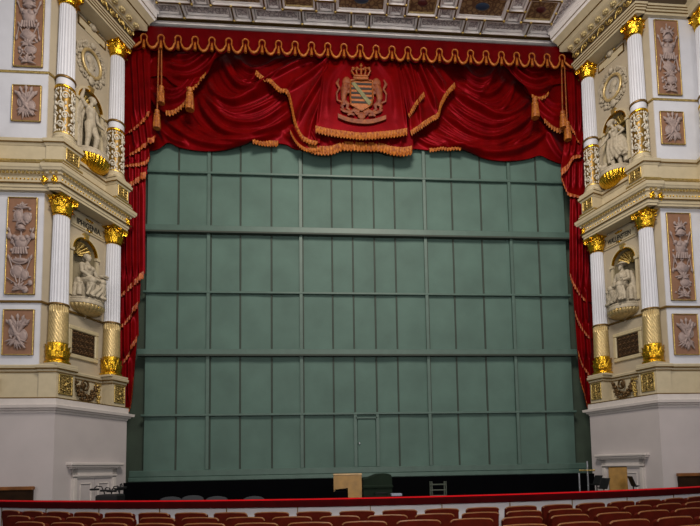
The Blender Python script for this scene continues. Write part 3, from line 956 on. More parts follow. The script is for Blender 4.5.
def seated(label, loc, rz, robe_side, kind):
    t = thing('statue', label, 'statue', loc, rz)
    b = MB()
    s = robe_side
    limb(b, [(0, -.02, .48), (0, -.04, .62), (.0, -.05, .78), (0, -.05, .88)], [.14, .125, .15, .09])      # trunk
    limb(b, [(-.15, -.05, .86), (.15, -.05, .86)], [.07, .07])
    limb(b, [(0, -.05, .88), (0, -.06, .99)], [.05, .045])
    head(b, (s*-.01, -.075, 1.08), .085, (s*.35, -1))
    limb(b, [(s*.17, -.05, .86), (s*.25, -.12, .64), (s*.18, -.30, .58)], [.06, .05, .035]); hand(b, (s*.15, -.34, .57), (-s*.4, -1, -.2))
    limb(b, [(-s*.17, -.05, .86), (-s*.22, -.12, .66), (-s*.06, -.30, .52)], [.06, .05, .035]); hand(b, (-s*.03, -.33, .51), (s*.5, -1, -.2))
    limb(b, [(.08, -.06, .46), (.15, -.38, .46), (.17, -.36, .08)], [.115, .10, .06]); limb(b, [(.17, -.36, .07), (.19, -.46, .035)], [.055, .035])
    limb(b, [(-.08, -.06, .46), (-.13, -.36, .42), (-.10, -.28, .08)], [.115, .10, .06]); limb(b, [(-.10, -.28, .07), (-.11, -.39, .035)], [.055, .035])
    if kind == 'woman':
        b.ball((0, -.03, 1.12), (.09, .10, .085), 10, 7); b.ball((0, .06, 1.06), (.05, .05, .055), 8, 6)
        for q in (-.055, .055): b.ball((q, -.17, .79), (.055, .05, .055), 8, 6)
    else:
        b.ball((0, -.04, 1.15), (.10, .11, .06), 10, 7); b.ball((0, -.05, 1.12), (.16, .17, .022), 14, 6)
        b.ball((0, -.15, 1.0), (.04, .035, .06), 8, 6)
        b.ball((0, -.1, .74), (.16, .12, .17), 10, 8)
    put('figure', b, .013, M_STONE, t)
    d = MB()
    for x_, y_ in ((.16, -.33), (-.115, -.29)): d.ball((x_, y_, .25), (.105, .09, .25), 12, 9)
    d.ball((.02, -.29, .22), (.21, .085, .22), 12, 8); d.ball((.02, -.27, .46), (.22, .18, .07), 12, 8)
    cloth_folds(d, [((s*.17, -.43, .44), (s*.05, -.40, .26), (-s*.17, -.37, .02)), ((s*.20, -.42, .40), (s*.12, -.41, .2), (-s*.03, -.39, .02)), ((s*.23, -.40, .36), (s*.22, -.40, .18), (s*.12, -.39, .02)),
                    ((-s*.13, -.40, .40), (-s*.20, -.36, .2), (-s*.26, -.33, .02)), ((s*.24, -.34, .4), (s*.28, -.34, .2), (s*.27, -.35, .02))], .022, .034)
    cloth_folds(d, [((s*-.1, -.15, .60), (s*.05, -.24, .52), (s*.22, -.30, .47)), ((s*-.14, -.16, .54), (s*.02, -.30, .47), (s*.2, -.40, .40)),
                    ((-.22, 0, .5), (-.26, -.1, .3), (-.28, -.12, .02)), ((.22, 0, .5), (.27, -.1, .3), (.30, -.12, .02)),
                    ((-.2, .05, .5), (-.28, .0, .3), (-.30, .0, .0)), ((.2, .05, .5), (.28, .0, .3), (.31, .0, .0))], .05, .06)
    d.ball((0, .02, .30), (.24, .16, .30), 12, 8)
    if kind == 'man':
        cloth_folds(d, [((-.2, .02, .88), (-.27, .03, .6), (-.30, .0, .2)), ((.2, .02, .88), (.26, .03, .6), (.29, .02, .2)), ((-.12, .08, .9), (0, .1, .6), (0, .1, .2))], .05, .07)
    put('drapery', d, .016, M_STONE, t, 7)
    a = MB()
    if kind == 'woman':
        a.tube([(s*.02, -.40, .58), (s*.16, -.44, .62), (s*.30, -.42, .63)], [.02, .03, .02], 8); a.box(s*.16-.10, s*.16+.10, -.47, -.38, .555, .575)
        a.tube([(s*.1, -.42, .57), (s*.22, -.36, .70), (s*.34, -.40, .66)], .014, 6)
        obj('offering_bowl', a, M_STONE, t, 50)
    else:
        a.tube([(s*.20, -.36, .60), (s*.22, -.37, .30), (s*.24, -.38, .02)], .018, 6); a.box(s*.16, s*.26, -.385, -.345, .56, .585); a.ball((s*.20, -.36, .65), .03, 8, 6)
        obj('sword', a, M_STONE, t, 50)
        dg = MB()
        limb(dg, [(-.30, -.18, .16), (-.33, -.22, .26), (-.32, -.26, .36)], [.10, .09, .07]); dg.ball((-.31, -.30, .39), (.05, .07, .05)); dg.ball((-.36, -.2, .05), (.10, .14, .06))
        cloth_folds(dg, [((-.36, -.1, .34), (-.40, -.15, .2), (-.42, -.18, .0)), ((-.28, -.1, .3), (-.3, -.25, .15), (-.3, -.3, .0))], .04, .05)
        put('bundle', dg, .014, M_STONE, t)
    obj('seat_block', MB().rbox(-.22, .22, -.12, .16, 0, .42, .02), M_STONE, t)
    return t


def standing(label, loc, rz, kind):
    t = thing('statue', label, 'statue', loc, rz)
    b = MB()
    if kind == 'youth':
        limb(b, [(.02, -.02, .76), (.0, -.03, .92), (-.02, -.03, 1.12), (-.02, -.03, 1.22)], [.125, .105, .14, .07])
        limb(b, [(-.17, -.03, 1.19), (.13, -.03, 1.17)], [.062, .062])
        limb(b, [(-.02, -.03, 1.2), (-.01, -.05, 1.32)], [.05, .045]); head(b, (.02, -.07, 1.41), .088, (.6, -1))
        b.ball((.02, -.04, 1.46), (.095, .10, .07), 10, 7)
        limb(b, [(-.18, -.03, 1.18), (-.30, -.02, 1.30), (-.27, -.06, 1.50)], [.062, .052, .036]); hand(b, (-.27, -.07, 1.54), (0, -.3, 1))
        limb(b, [(.15, -.03, 1.16), (.23, -.02, .96), (.27, -.14, .82)], [.06, .05, .035]); hand(b, (.28, -.17, .80), (.1, -.6, -.7))
        limb(b, [(-.06, -.02, .74), (-.09, -.06, .42), (-.10, -.02, .08)], [.10, .075, .048]); limb(b, [(-.10, -.02, .06), (-.12, -.16, .03)], [.05, .032])
        limb(b, [(.08, -.02, .74), (.13, -.12, .43), (.12, -.04, .08)], [.10, .075, .048]); limb(b, [(.12, -.04, .06), (.16, -.18, .03)], [.05, .032])
        put('figure', b, .013, M_STONE, t)
        d = MB()
        cloth_folds(d, [((-.2, .02, 1.2), (-.30, .04, .95), (-.28, .05, .55)), ((-.26, .02, 1.25), (-.36, .03, .95), (-.36, .05, .6)), ((-.15, .05, 1.1), (-.2, .08, .8), (-.24, .06, .02)), ((-.3, .04, .7), (-.3, .06, .4), (-.28, .05, .0))], .04, .05)
        put('drapery', d, .016, M_STONE, t, 7)
        rib = MB()
        pth = [(.27+.07*sin(i*.55)+.012*i, -.17, .92-.035*i+.09*abs(sin(i*.5))) for i in range(15)]
        rib.tube(pth, .013, 6)
        obj('ribbon', rib, M_MOULD, t, 60)
    else:
        limb(b, [(.02, -.02, .80), (.0, -.03, .94), (-.02, -.04, 1.10), (-.02, -.03, 1.20)], [.125, .10, .125, .065])
        limb(b, [(-.14, -.03, 1.17), (.13, -.03, 1.18)], [.055, .055])
        for q in (-.07, .04): b.ball((q, -.14, 1.10), (.05, .05, .05), 8, 6)
        limb(b, [(-.02, -.03, 1.2), (-.05, -.06, 1.31)], [.045, .042]); head(b, (-.09, -.09, 1.39), .085, (-.7, -1))
        b.ball((-.06, -.05, 1.44), (.10, .10, .075), 10, 7); b.ball((.0, .03, 1.40), (.055, .05, .05), 8, 6)
        limb(b, [(-.15, -.03, 1.16), (-.22, -.14, .96), (-.24, -.26, .80)], [.055, .045, .033]); hand(b, (-.25, -.29, .78), (-.2, -.6, -.7))
        limb(b, [(.14, -.03, 1.17), (.26, .0, 1.02), (.18, -.12, .90)], [.055, .045, .033]); hand(b, (.15, -.14, .88), (-.6, -.6, -.3))
        limb(b, [(-.06, -.02, .78), (-.10, -.10, .44), (-.06, -.04, .08)], [.11, .085, .05]); limb(b, [(-.06, -.04, .06), (-.10, -.17, .03)], [.05, .032])
        limb(b, [(.08, -.02, .78), (.10, -.08, .44), (.14, .0, .08)], [.11, .085, .05]); limb(b, [(.14, 0, .06), (.17, -.13, .03)], [.05, .032])
        put('figure', b, .013, M_STONE, t)
        d = MB()
        cloth_folds(d, [((-.12+.05*i, -.11, .92), (-.15+.06*i, -.16+.02*(i % 2), .60), (-.14+.07*i+.02*i, -.12, .22+.05*(i % 3))) for i in range(6)], .045, .04)
        cloth_folds(d, [((.14, -.02, .95), (.28, .0, .70), (.33, .02, .30)), ((.12, -.06, .9), (.24, -.06, .65), (.30, -.03, .25)), ((.15, .03, .9), (.25, .05, .6), (.27, .05, .1)), ((-.15, .02, .9), (-.2, .03, .6), (-.18, .04, .1))], .05, .06)
        d.ball((.03, -.02, .62), (.18, .12, .30), 12, 8)
        put('drapery', d, .016, M_STONE, t, 7)
        a = MB()
        a.ball((-.26, -.24, .12), (.11, .09, .09)); a.ball((-.34, -.28, .20), (.05, .05, .06)); a.tube([(-.20, -.2, .1), (-.16, -.22, .2), (-.22, -.25, .26)], .02, 6)
        a.tube([(-.33, -.28, .05), (-.30, -.3, .02), (-.22, -.33, .02)], .03, 6)
        put('crouching_animal', a, .013, M_STONE, t)
        p = MB(); p.tube([(-.25, -.30, .95), (-.25, -.30, .78), (-.30, -.3, .60)], .011, 6)
        obj('wand', p, M_STONE, t, 60)
    return t


seated('seated stone woman in long robes holding a bowl, in the niche below IPHIGENIA', SP(-1, .84, -.12, 4.368), rot(-1), 1, 'woman')
seated('seated stone man in hat and cloak with sword, in the niche below WALLENSTEIN', SP(1, .84, -.12, 4.375), rot(1), 1, 'man')
standing('standing nude stone youth with raised arm and ribbon, in the upper left niche', SP(-1, .87, -.14, 8.298), rot(-1), 'youth')
standing('standing stone woman in windblown robe beside an animal, in the upper right niche', SP(1, .87, -.14, 8.298), rot(1), 'woman')


# ------------------------------------------------------------------ terracotta relief panels on the front walls
def trophy(mb, seed, h, w):
    """piled arms, instruments and leaves; z 0..h, on the plane y = 0"""
    rnd = random.Random(seed)
    def disc(x, z, rx, rz, d=.05):
        mb.ball((x, -.005, z), (rx, d, rz), 14, 8)
        mb.tube([(x+rx*1.0*cos(a*pi/9), -.02, z+rz*1.0*sin(a*pi/9)) for a in range(19)], .014, 5)
    def spear(x0, z0, x1, z1, r=.014):
        d = Vector((x1-x0, 0, z1-z0)).normalized(); e = Vector((x1, -.03, z1))
        mb.tube([(x0, -.03, z0), (x1, -.03, z1)], r, 6); mb.tube([e-d*.02, e+d*.05, e+d*.12], [r, r*2.3, .002], 6)
    def leaves(x, z, n, l, a0=0, a1=pi):
        for i in range(n):
            a = a0+(a1-a0)*i/max(1, n-1)+rnd.uniform(-.1, .1)
            p = Vector((x, -.02, z)); d = Vector((cos(a), 0, sin(a))); L = l*rnd.uniform(.75, 1.1)
            mb.tube([p, p+d*L*.5+Vector((0, -.035, 0)), p+d*L], [.012, .03, .004], 6)
    def cuirass(x, z, s):
        mb.ball((x, -.01, z), (.15*s, .08, .19*s), 12, 9)
        for q in (-1, 1):
            mb.ball((x+q*.06*s, -.06, z+.06*s), (.075*s, .04, .07*s), 8, 6); mb.ball((x+q*.15*s, -.03, z+.13*s), (.055*s, .05, .06*s), 8, 5)
        for k in range(6): mb.tube([(x+(k-2.5)*.05*s, -.05, z-.14*s), (x+(k-2.5)*.065*s, -.045, z-.30*s)], .026*s, 6)
    def helmet(x, z, s):
        mb.ball((x, -.03, z), (.11*s, .07, .10*s), 12, 8); mb.ball((x, -.04, z-.05*s), (.15*s, .06, .025*s), 12, 5)
        mb.tube([(x-.12*s, -.04, z+.03*s), (x-.08*s, -.05, z+.13*s), (x+.04*s, -.05, z+.17*s), (x+.14*s, -.04, z+.07*s)], [.02, .04*s, .04*s, .015], 6)
    def axe(x, z, a, s):
        d = Vector((cos(a), 0, sin(a))); p = Vector((x, -.03, z)); mb.tube([p-d*.25*s, p+d*.25*s], .014, 6); q = p+d*.2*s
        mb.ball((q.x, -.03, q.z), (.06*s, .03, .08*s), 8, 5)
    if h > 1.5:
        lv = h/8
        mb.tube([(0, -.015, .12), (0, -.015, h-.12)], .018, 6)
        leaves(0, .12, 7, .20, -.2, pi+.2)
        if seed % 2:
            helmet(.0, h-.55, 1.05); leaves(0, h-.42, 6, .22, .2, pi-.2); cuirass(0, h*.60, 1.0)
            for s_ in (-1, 1): spear(s_*.05, h*.30, s_*.20, h*.48); spear(s_*.02, h*.45, s_*.24, h*.74); spear(s_*.2, h*.50, s_*.25, h*.36)
            X = Matrix.Translation((0, -.03, h*.36)) @ Matrix.Rotation(.65, 4, 'Y'); mb.rbox(-.15, .15, -.03, .03, -.13, .13, .02, X); mb.rbox(-.11, .11, -.05, .0, -.09, .09, .02, X)
            leaves(0, h*.26, 7, .2, -.3, pi+.3); disc(.06, h*.20, .13, .11)
            for s_ in (-1, 1): mb.tube([(s_*.05, -.03, h*.06), (s_*.15, -.05, h*.10), (s_*.12, -.05, h*.15), (s_*.05, -.03, h*.14)], .024, 6)
        else:
            disc(-.08, h-.45, .09, .14); disc(.11, h-.50, .10, .12); leaves(0, h-.28, 6, .18, .1, pi-.1); helmet(0, h-.75, .8); cuirass(0, h*.53, .95)
            for s_ in (-1, 1): spear(s_*.06, h*.42, s_*.25, h*.64); axe(s_*.16, h*.52, 1.57-s_*.5, 1.0); spear(s_*.05, h*.12, s_*.23, h*.36)
            mb.ball((0, -.02, h*.345), (.19, .05, .06), 12, 6); mb.tube([(.2*cos(a*pi/8+pi), -.03, h*.37+.14*sin(a*pi/8+pi)) for a in range(9)], .022, 6)
            disc(-.06, h*.235, .14, .15); disc(.10, h*.20, .09, .12); axe(-.05, h*.10, -.6, 1.1); axe(.08, h*.08, .5, .9)
        for i in range(26):
            z = rnd.uniform(.15, h-.2); mb.ball((rnd.choice((-1, 1))*rnd.uniform(.07, .21), -.01, z), (rnd.uniform(.02, .05), .03, rnd.uniform(.02, .05)), 7, 5)
    else:
        for i in range(5):
            a = pi/2+(i-2)*.42; spear(-.14*cos(a), h*.42-.18*sin(a), .30*cos(a)*.85, h*.46+.36*sin(a), .018)
        disc(-.09 if seed % 2 else .09, h*.42, .12, .14); disc(.11 if seed % 2 else -.11, h*.52, .075, .11)
        leaves(0, h*.34, 9, .27, -2.9, -.2); leaves(0, h*.6, 7, .22, .3, 2.8); mb.ball((0, -.03, h*.44), (.08, .06, .08))
        mb.tube([(-.17, -.03, h*.75), (-.04, -.05, h*.5), (.12, -.05, h*.22), (.18, -.03, h*.15)], [.05, .035, .03, .02], 7)
        mb.tube([(.18, -.03, h*.78), (.05, -.05, h*.5), (-.14, -.05, h*.2)], [.045, .03, .02], 7)
        for i in range(12):
            a = rnd.uniform(0, 2*pi); q = rnd.uniform(.08, .2); mb.ball((q*cos(a), -.01, h*.42+q*1.2*sin(a)), (rnd.uniform(.02, .045), .03, rnd.uniform(.02, .045)), 7, 5)


def relief_panel(label, x, z0, h, w, seed, group):
    t = thing('relief_panel', label, 'relief panel', (x, YF-.02, z0), 0, group)
    obj('ground', MB().box(-w/2, w/2, -.012, .01, 0, h), M_BROWN, t)
    f = MB()
    for (a, b, c, d) in ((-w/2, w/2, 0, .022), (-w/2, w/2, h-.022, h), (-w/2, -w/2+.022, 0, h), (w/2-.022, w/2, 0, h)): f.rbox(a, b, -.035, 0, c, d, .006)
    obj('frame', f, M_OLDGOLD, t)
    r = MB(); trophy(r, seed, h, w); r.v = [Vector((p[0]*1.0, p[1]-.012, p[2])) for p in r.v]
    obj('trophy', r, M_RELIEF, t, 60)
    return t


sd = 0
for side, sn in SIDES:
    x = side*8.075
    relief_panel('tall terracotta panel with armour trophy in the upper tier, %s' % sn, x, 9.68, 2.12, .67, 1, 'tall trophy panels')
    relief_panel('small terracotta panel with crossed arms in the upper tier, %s' % sn, x, 8.31, .91, .66, 4+(side > 0), 'small trophy panels')
    relief_panel('tall terracotta panel with shields and armour in the lower tier, %s' % sn, x, 4.115, 2.33, .66, 2 if side < 0 else 3, 'tall trophy panels')
    relief_panel('small terracotta panel with bundled arms in the lower tier, %s' % sn, x, 2.70, 1.07, .68, 8+(side > 0), 'small trophy panels')

# ------------------------------------------------------------------ doors in the plain base
for k, (side, sn) in enumerate(SIDES):
    t = bpy.data.objects.new('door_%d' % (k+1), None); COL.objects.link(t); l = SP(side, .86, .28, -1.7)
    t.location = (l[0], l[1], l[2]+H); t.rotation_euler = (0, 0, rot(side)); t['kind'] = 'structure'
    zz = 1.7
    b = MB()
    b.box(-.66, -.53, -.05, .02, 0, zz+.11); b.box(.53, .66, -.05, .02, 0, zz+.11); b.box(-.66, .66, -.05, .02, zz-.13, zz+.11)
    b.box(-.62, -.57, -.065, .02, 0, zz-.13); b.box(.57, .62, -.065, .02, 0, zz-.13); b.box(-.66, .66, -.075, .02, zz-.09, zz-.05)
    obj('door_frame', b, M_LEDGE, t)
    c = MB().box(-.72, .72, -.09, .02, zz+.09, zz+.13).box(-.78, .78, -.14, .02, zz+.13, zz+.17).rbox(-.81, .81, -.17, .02, zz+.17, zz+.235, .012)
    obj('cornice', c, M_LEDGE, t)
    dn = MB()
    for i in range(24): dn.box(-.69+i*.06-.014, -.69+i*.06+.014, -.115, 0, zz+.092, zz+.128)
    obj('dentil_row', dn, M_LEDGE, t)
    for s_ in (-1, 1):
        x0, x1 = (-.53, -.005) if s_ < 0 else (.005, .53)
        lf = obj('door_leaf', MB().box(x0, x1, -.02, .02, 0, zz-.13), M_BASE, t)
        pn = MB()
        for z0, z1 in ((.15, .65), (.75, zz-.25)):
            for (a, b_, c_, d_) in ((x0+.09, x1-.09, z0, z0+.03), (x0+.09, x1-.09, z1-.03, z1), (x0+.09, x0+.12, z0, z1), (x1-.12, x1-.09, z0, z1)):
                pn.rbox(a, b_, -.04, -.01, c_, d_, .008)
        obj('panel_moulding', pn, M_LEDGE, lf)

# ------------------------------------------------------------------ ceiling over the proscenium
ZC = 13.52
b = MB()
xe0 = 6.55; ye = 1.25
b.box(-9, 9, -7, 1.6, ZC+.06, ZC+.3)
ceil = struct('ceiling', b, M_ORN)
rib = MB(); lines = MB(); studs_xy = set()
CYM = -.13
def r_v(x, y0, y1, w=.075):
    rib.rbox(x-w, x+w, y0, y1, ZC-.05, ZC+.07, .02); lines.box(x-.022, x+.022, y0+.02, y1-.02, ZC-.058, ZC-.04)
def r_h(x0, x1, y, w=.06):
    rib.rbox(x0, x1, y-w, y+w, ZC-.05, ZC+.07, .02); lines.box(x0+.02, x1-.02, y-.02, y+.02, ZC-.058, ZC-.04)
XB = [-6.27, -5.22, -3.77, -3.21, -1.74, -.26, .29, 1.76, 3.22, 3.78, 5.23, 6.29]
PAN = [(-5.86, -4.88, 0), (-4.34, -2.80, 1), (-2.28, -1.30, 0), (-.74, .79, 1), (1.34, 2.30, 0), (2.84, 4.38, 1), (4.92, 5.87, 0)]
for rep in range(4):
    off = -1.72*rep
    ya, yb = .24+off, -.50+off
    for x in XB[1:-1]:
        r_v(x, ya, .74+off); studs_xy |= {(x, .71+off), (x, ya)}
        if rep: pass
    for x0, x1, kd in PAN:
        r_h(x0-.02, x1+.02, ya); r_h(x0-.02, x1+.02, yb); r_v(x0, yb, ya); r_v(x1, yb, ya)
        studs_xy |= {(x0, ya), (x1, ya), (x0, yb), (x1, yb), (x0, (ya+yb)/2+.02), (x1, (ya+yb)/2+.02)}
    for x in XB[1:-1]:
        r_v(x, yb-.48, yb); studs_xy |= {(x, yb)}
    r_h(-6.4, 6.4, .74+off)
    for i in range(len(PAN)-1):
        xa, xb_ = PAN[i][1], PAN[i+1][0]
        r_h(xa, xb_, (ya+yb)/2+.05, .03)
inner = MB()
def frame_xy(x0, x1, y0, y1, w=.035):
    for a, c, d, e_ in ((x0, x1, y0, y0+w), (x0, x1, y1-w, y1), (x0, x0+w, y0, y1), (x1-w, x1, y0, y1)): inner.rbox(a, c, d, e_, ZC-.005, ZC+.065, .01)
for rep in range(2):
    off = -1.72*rep
    for i in range(len(XB)-1): frame_xy(XB[i]+.105, XB[i+1]-.105, .335+off, .655+off)
    for i in range(len(PAN)-1): frame_xy(PAN[i][1]+.10, PAN[i+1][0]-.10, -.02+off, .28+off); frame_xy(PAN[i][1]+.10, PAN[i+1][0]-.10, -.50+off, -.15+off)
    for i in range(len(XB)-1): frame_xy(XB[i]+.105, XB[i+1]-.105, -.92+off, -.60+off)
r_h(-6.6, 6.6, .80, .07)
rb = obj('coffer_ribs', MB(), M_CEIL) if False else None
part_abs('coffer_ribs', rib, M_CEIL, ceil)
part_abs('coffer_borders', inner, M_CEIL, ceil)
part_abs('rib_grooves', lines, M_LINE, ceil)
st = MB()
for x, y in sorted(studs_xy):
    if y > -2.4: st.lathe([(.045, ZC-.055), (.04, ZC-.072), (.02, ZC-.09), (.001, ZC-.095)], 10, xf=Matrix.Translation((x, y, 0)))
part_abs('gilded_studs', st, M_OLDGOLD, ceil, 60)
for rep in range(2):
    off = -1.72*rep
    for x0, x1, kd in PAN:
        b = MB().box(x0+.11, x1-.11, -.50+.09+off, .24-.09+off, ZC+.02, ZC+.055)
        pnl = part_abs('painted_panel', b, M_PIC, ceil)
        g = MB()
        for (a, c, d, e_) in ((x0+.075, x1-.075, -.50+.06+off, -.50+.10+off), (x0+.075, x1-.075, .24-.10+off, .24-.06+off), (x0+.075, x0+.115, -.44+off, .18+off), (x1-.115, x1-.075, -.44+off, .18+off)):
            g.rbox(a, c, d, e_, ZC-.01, ZC+.06, .008)
        o = part_abs('panel_frame', g, M_GILTDRUM if kd == 0 else M_CEIL, ceil)
        xc, yc = (x0+x1)/2, CYM+off; rx, ry = (.21, .13) if kd else (.15, .11)
        d = MB().ball((xc, yc, ZC+.02), (rx, ry, .035), 24, 6)
        part_abs('oval_medallion', d, M_BLUE if kd else M_WINE, ceil, 60)
ed = MB()
pr = [(-.05, ZC-.10), (.0, ZC-.12), (.0, ZC-.10), (.06, ZC-.04), (.10, ZC-.02), (.10, ZC+.08), (-.05, ZC+.08)]
ed.box(-6.75, 6.75, .84, .90, ZC-.04, ZC+.08); ed.box(-6.75, 6.75, .90, .98, ZC-.075, ZC+.08); ed.box(-6.75, 6.75, .98, 1.2, ZC-.05, ZC+.08)
trim(ed, M_CEIL)
# dark header and returns behind the drapery, and black stage-house wall
b = MB().box(-9, 9, 1.75, 1.9, -2.5, 14)
struct('wall_back', b, M_BLACK)

# ------------------------------------------------------------------ fire curtain
YC = 1.2; X0 = .04
fc = thing('fire_curtain', 'green safety curtain of canvas panels and steel bars filling the stage opening', 'safety curtain', (X0, YC, -.28))
P = []
rnd = random.Random(3)
for i in range(61):
    row = []
    for j in range(81):
        x = -6.42+12.84*j/80; z = -.28+11.6*i/60
        row.append((X0+x, YC+.012*sin(3.1*x+1.3*z)*sin(1.7*z-.8*x), z))
    P.append(row)
obj('canvas', rel(MB().grid(P, .03), fc), M_GREEN, fc, 60)
for x, th in [(-5.52, 0), (-4.62, 1), (-3.70, 0), (-2.78, 0), (-1.90, 1), (-.96, 0), (-.33, 0), (.33, 0), (.98, 0), (1.91, 1), (2.79, 0), (3.71, 0), (4.62, 1), (5.53, 0)]:
    if th:
        obj('post', rel(MB().rbox(X0+x-.045, X0+x+.045, YC-.09, YC+.01, .02, 11.3, .002), fc), M_GREENM, fc)
        obj('seam', rel(MB().box(X0+x+.045, X0+x+.075, YC-.03, YC, .03, 11.3), fc), M_GREENS, fc)
    else:
        top = 11.3
        b = MB().rbox(X0+x-.024, X0+x+.024, YC-.03, YC+.01, .02, top, .008)
        obj('seam', rel(b, fc), M_GREENS, fc)
for z0, z1, dp in ((3.35, 3.53, .16), (7.06, 7.26, .16)):
    o = obj('beam', rel(MB().rbox(-6.56, 6.60, YC-dp, YC+.01, z0, z1, .015), fc), M_GREENM, fc)
    obj('beam_lip', rel(MB().box(-6.56, 6.60, YC-dp-.02, YC-.02, z0-.03, z0+.02), fc), M_GREENS, o)
for z in (1.60, 5.25, 8.93):
    obj('rail', rel(MB().rbox(-6.45, 6.52, YC-.10, YC+.01, z-.035, z+.035, .012), fc), M_GREENM, fc)
obj('sill_beam', rel(MB().rbox(-6.75, 6.78, YC-.14, YC+.02, -.30, -.17, .02).rbox(-6.75, 6.78, YC-.09, YC+.02, -.17, .02, .02), fc), M_GREENM, fc)
d = obj('door', rel(MB().rbox(X0-.27, X0+.27, YC-.05, YC, .02, 1.44, .012), fc), M_GREEN, fc)
obj('door_handle', rel(MB().lathe([(.02, -.05), (.03, -.02), (.025, 0)], 10, xf=Matrix.Translation((X0-.22, YC-.06, .72)) @ Matrix.Rotation(-pi/2, 4, 'X')), fc), M_GREY, d, 60)
fr = MB()
for x in (-.33, .33): fr.rbox(X0+x-.045, X0+x+.045, YC-.09, YC, .02, 1.60, .002)
fr.rbox(X0-.33, X0+.33, YC-.09, YC, 1.44, 1.50, .012)
obj('door_frame', rel(fr, fc), M_GREENM, fc)
for s_ in (-1, 1):
    a, c = sorted((s_*6.40, s_*7.2))
    struct('trim_%d' % (90+s_), MB().box(a+X0, c+X0, YC+.18, YC+.30, -1., 11.5), mat('dark_green_guide', (.028, .045, .030), .7, var=.2, scale=2))

# ------------------------------------------------------------------ stage and pit
ZS = -.31
b = MB().box(-6.9, 6.9, .15, 1.7, ZS-.3, ZS)
struct('stage', b, M_FLOOR)
struct('floor', MB().box(-16, 16, -24, -4.45, -1.85, -1.58), M_FLOOR)
struct('floor_pit', MB().box(-12, 12, -5.2, 1.7, -2.6, -2.4), M_DARK)
bc = MB(); rows = []
for zi in range(6):
    z = -.29-2.1*zi/5
    rows.append([(-6.47+12.94*i/120, .10+.03*sin(i*.9)+.01*sin(i*2.3), z) for i in range(121)])
bc.grid(rows, .03)
tag(obj('stage_skirt', bc, M_BLACK, None, 60), 'black cloth hung along the stage front under the green curtain', 'cloth')

RC = (.35, 12.1); RR = 17.0
def arc(R, a): return (RC[0]+R*sin(a), RC[1]-R*cos(a))
ZR = -.54
A0, A1 = -.56, .545
n = 90
pl = [arc(RR, A1-(A1-A0)*i/n) for i in range(n+1)]
pw = MB().sweep([arc(RR, A0+(A1-A0)*i/n) for i in range(n+1)], [(-.05, -2.4), (-.05, ZR-.11), (.05, ZR-.11), (.05, -2.4)])
w = struct('wall_pit', pw, M_PITW)
jn = MB()
for i in range(0, 60):
    a = A0+(A1-A0)*(i+.5)/60
    if i % 4 == 0:
        x, y = arc(RR+.052, a); jn.box(-.008, .008, -.006, .006, -1.6, ZR-.12, Matrix.Translation((x, y, 0)) @ Matrix.Rotation(a, 4, 'Z'))
part_abs('panel_joint', jn, M_LINE, w)
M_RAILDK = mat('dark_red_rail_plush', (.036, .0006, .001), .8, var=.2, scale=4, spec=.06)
rl = MB().sweep([arc(RR, A0+(A1-A0)*i/n) for i in range(n+1)], [(-.10, ZR-.12), (-.11, ZR-.02), (-.08, ZR), (.08, ZR), (.11, ZR-.02), (.10, ZR-.12)])
tag(obj('pit_rail', rl, M_RAILDK, None, 50), 'dark red padded rail curving in front of the orchestra pit', 'rail')
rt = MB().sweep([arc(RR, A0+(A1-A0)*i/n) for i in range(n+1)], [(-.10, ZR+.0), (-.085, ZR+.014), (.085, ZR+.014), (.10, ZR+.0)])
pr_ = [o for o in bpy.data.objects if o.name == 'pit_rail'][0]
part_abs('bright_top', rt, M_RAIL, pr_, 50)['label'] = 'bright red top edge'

# wooden screens at both ends of the pit
def at_depth(px, py, Y): return at(px, py, Y)
def wood_screen(label, pa, pb, Y):
    a = at(pa[0], pa[1], Y); b_ = at(pb[0], pb[1], Y)
    t = thing('wooden_screen', label, 'screen', ((a[0]+b_[0])/2, Y, -2.4), 0)
    x0, x1 = min(a[0], b_[0])-t.location[0], max(a[0], b_[0])-t.location[0]; zt = (a[2]+b_[2])/2+2.4
    obj('panel', MB().box(x0, x1, -.03, .03, 0, zt-.08), M_WOODD, t)
    obj('top_rail', MB().rbox(x0-.02, x1+.02, -.06, .05, zt-.08, zt, .012), M_WOOD, t)
    return t
wood_screen('dark wooden screen with brown top at the left end of the pit rail', (-40, 487), (33, 487), -1.97)
wood_screen('dark wooden screen with brown top at the right end of the pit rail', (678, 473), (745, 472), -1.97)


def music_stand(label, loc, rz, h, parts=True):
    t = thing('music_stand', label, 'music stand', loc, rz, 'music stands')
    obj('pole', MB().tube([(0, 0, .04), (0, 0, h)], .014, 8), M_METAL, t)
    lg = []
    for k in range(3):
        a = k*2*pi/3; obj('leg', MB().tube([(0, 0, .25), (.28*cos(a), .28*sin(a), .01)], .011, 6), M_METAL, t)
    X = Matrix.Translation((0, 0, h)) @ Matrix.Rotation(-.35, 4, 'X')
    obj('desk', MB().rbox(-.15, .15, -.01, .01, -.05, .20, .006, X).box(-.15, .15, -.07, .0, -.06, -.045, X), M_METAL, t)
    return t


def lamp_stand(label, loc, h, arms):
    t = thing('stand_lamp', label, 'lamp', loc, 0, 'desk lamps on stands')
    obj('pole', MB().tube([(0, 0, 0), (0, 0, h)], .013, 8), M_METAL, t)
    obj('base', MB().lathe([(.2, 0), (.2, .02), (.03, .05)], 16), M_METAL, t, 50)
    for (dx, dz) in arms:
        obj('gooseneck', MB().tube([(0, 0, h), (dx*.3, 0, h+dz*.9), (dx*.8, 0, h+dz), (dx, 0, h+dz*.7)], .013, 6), M_METAL, t, 60)
        obj('lamp_head', MB().rbox(dx-.09, dx+.09, -.05, .05, dz*.7+h-.05, dz*.7+h-.005, .012), M_METAL, t)
    return t


ZP = -2.4
def pit(px, py, Y):
    p = at(px, py, Y); return p[0], p[2]
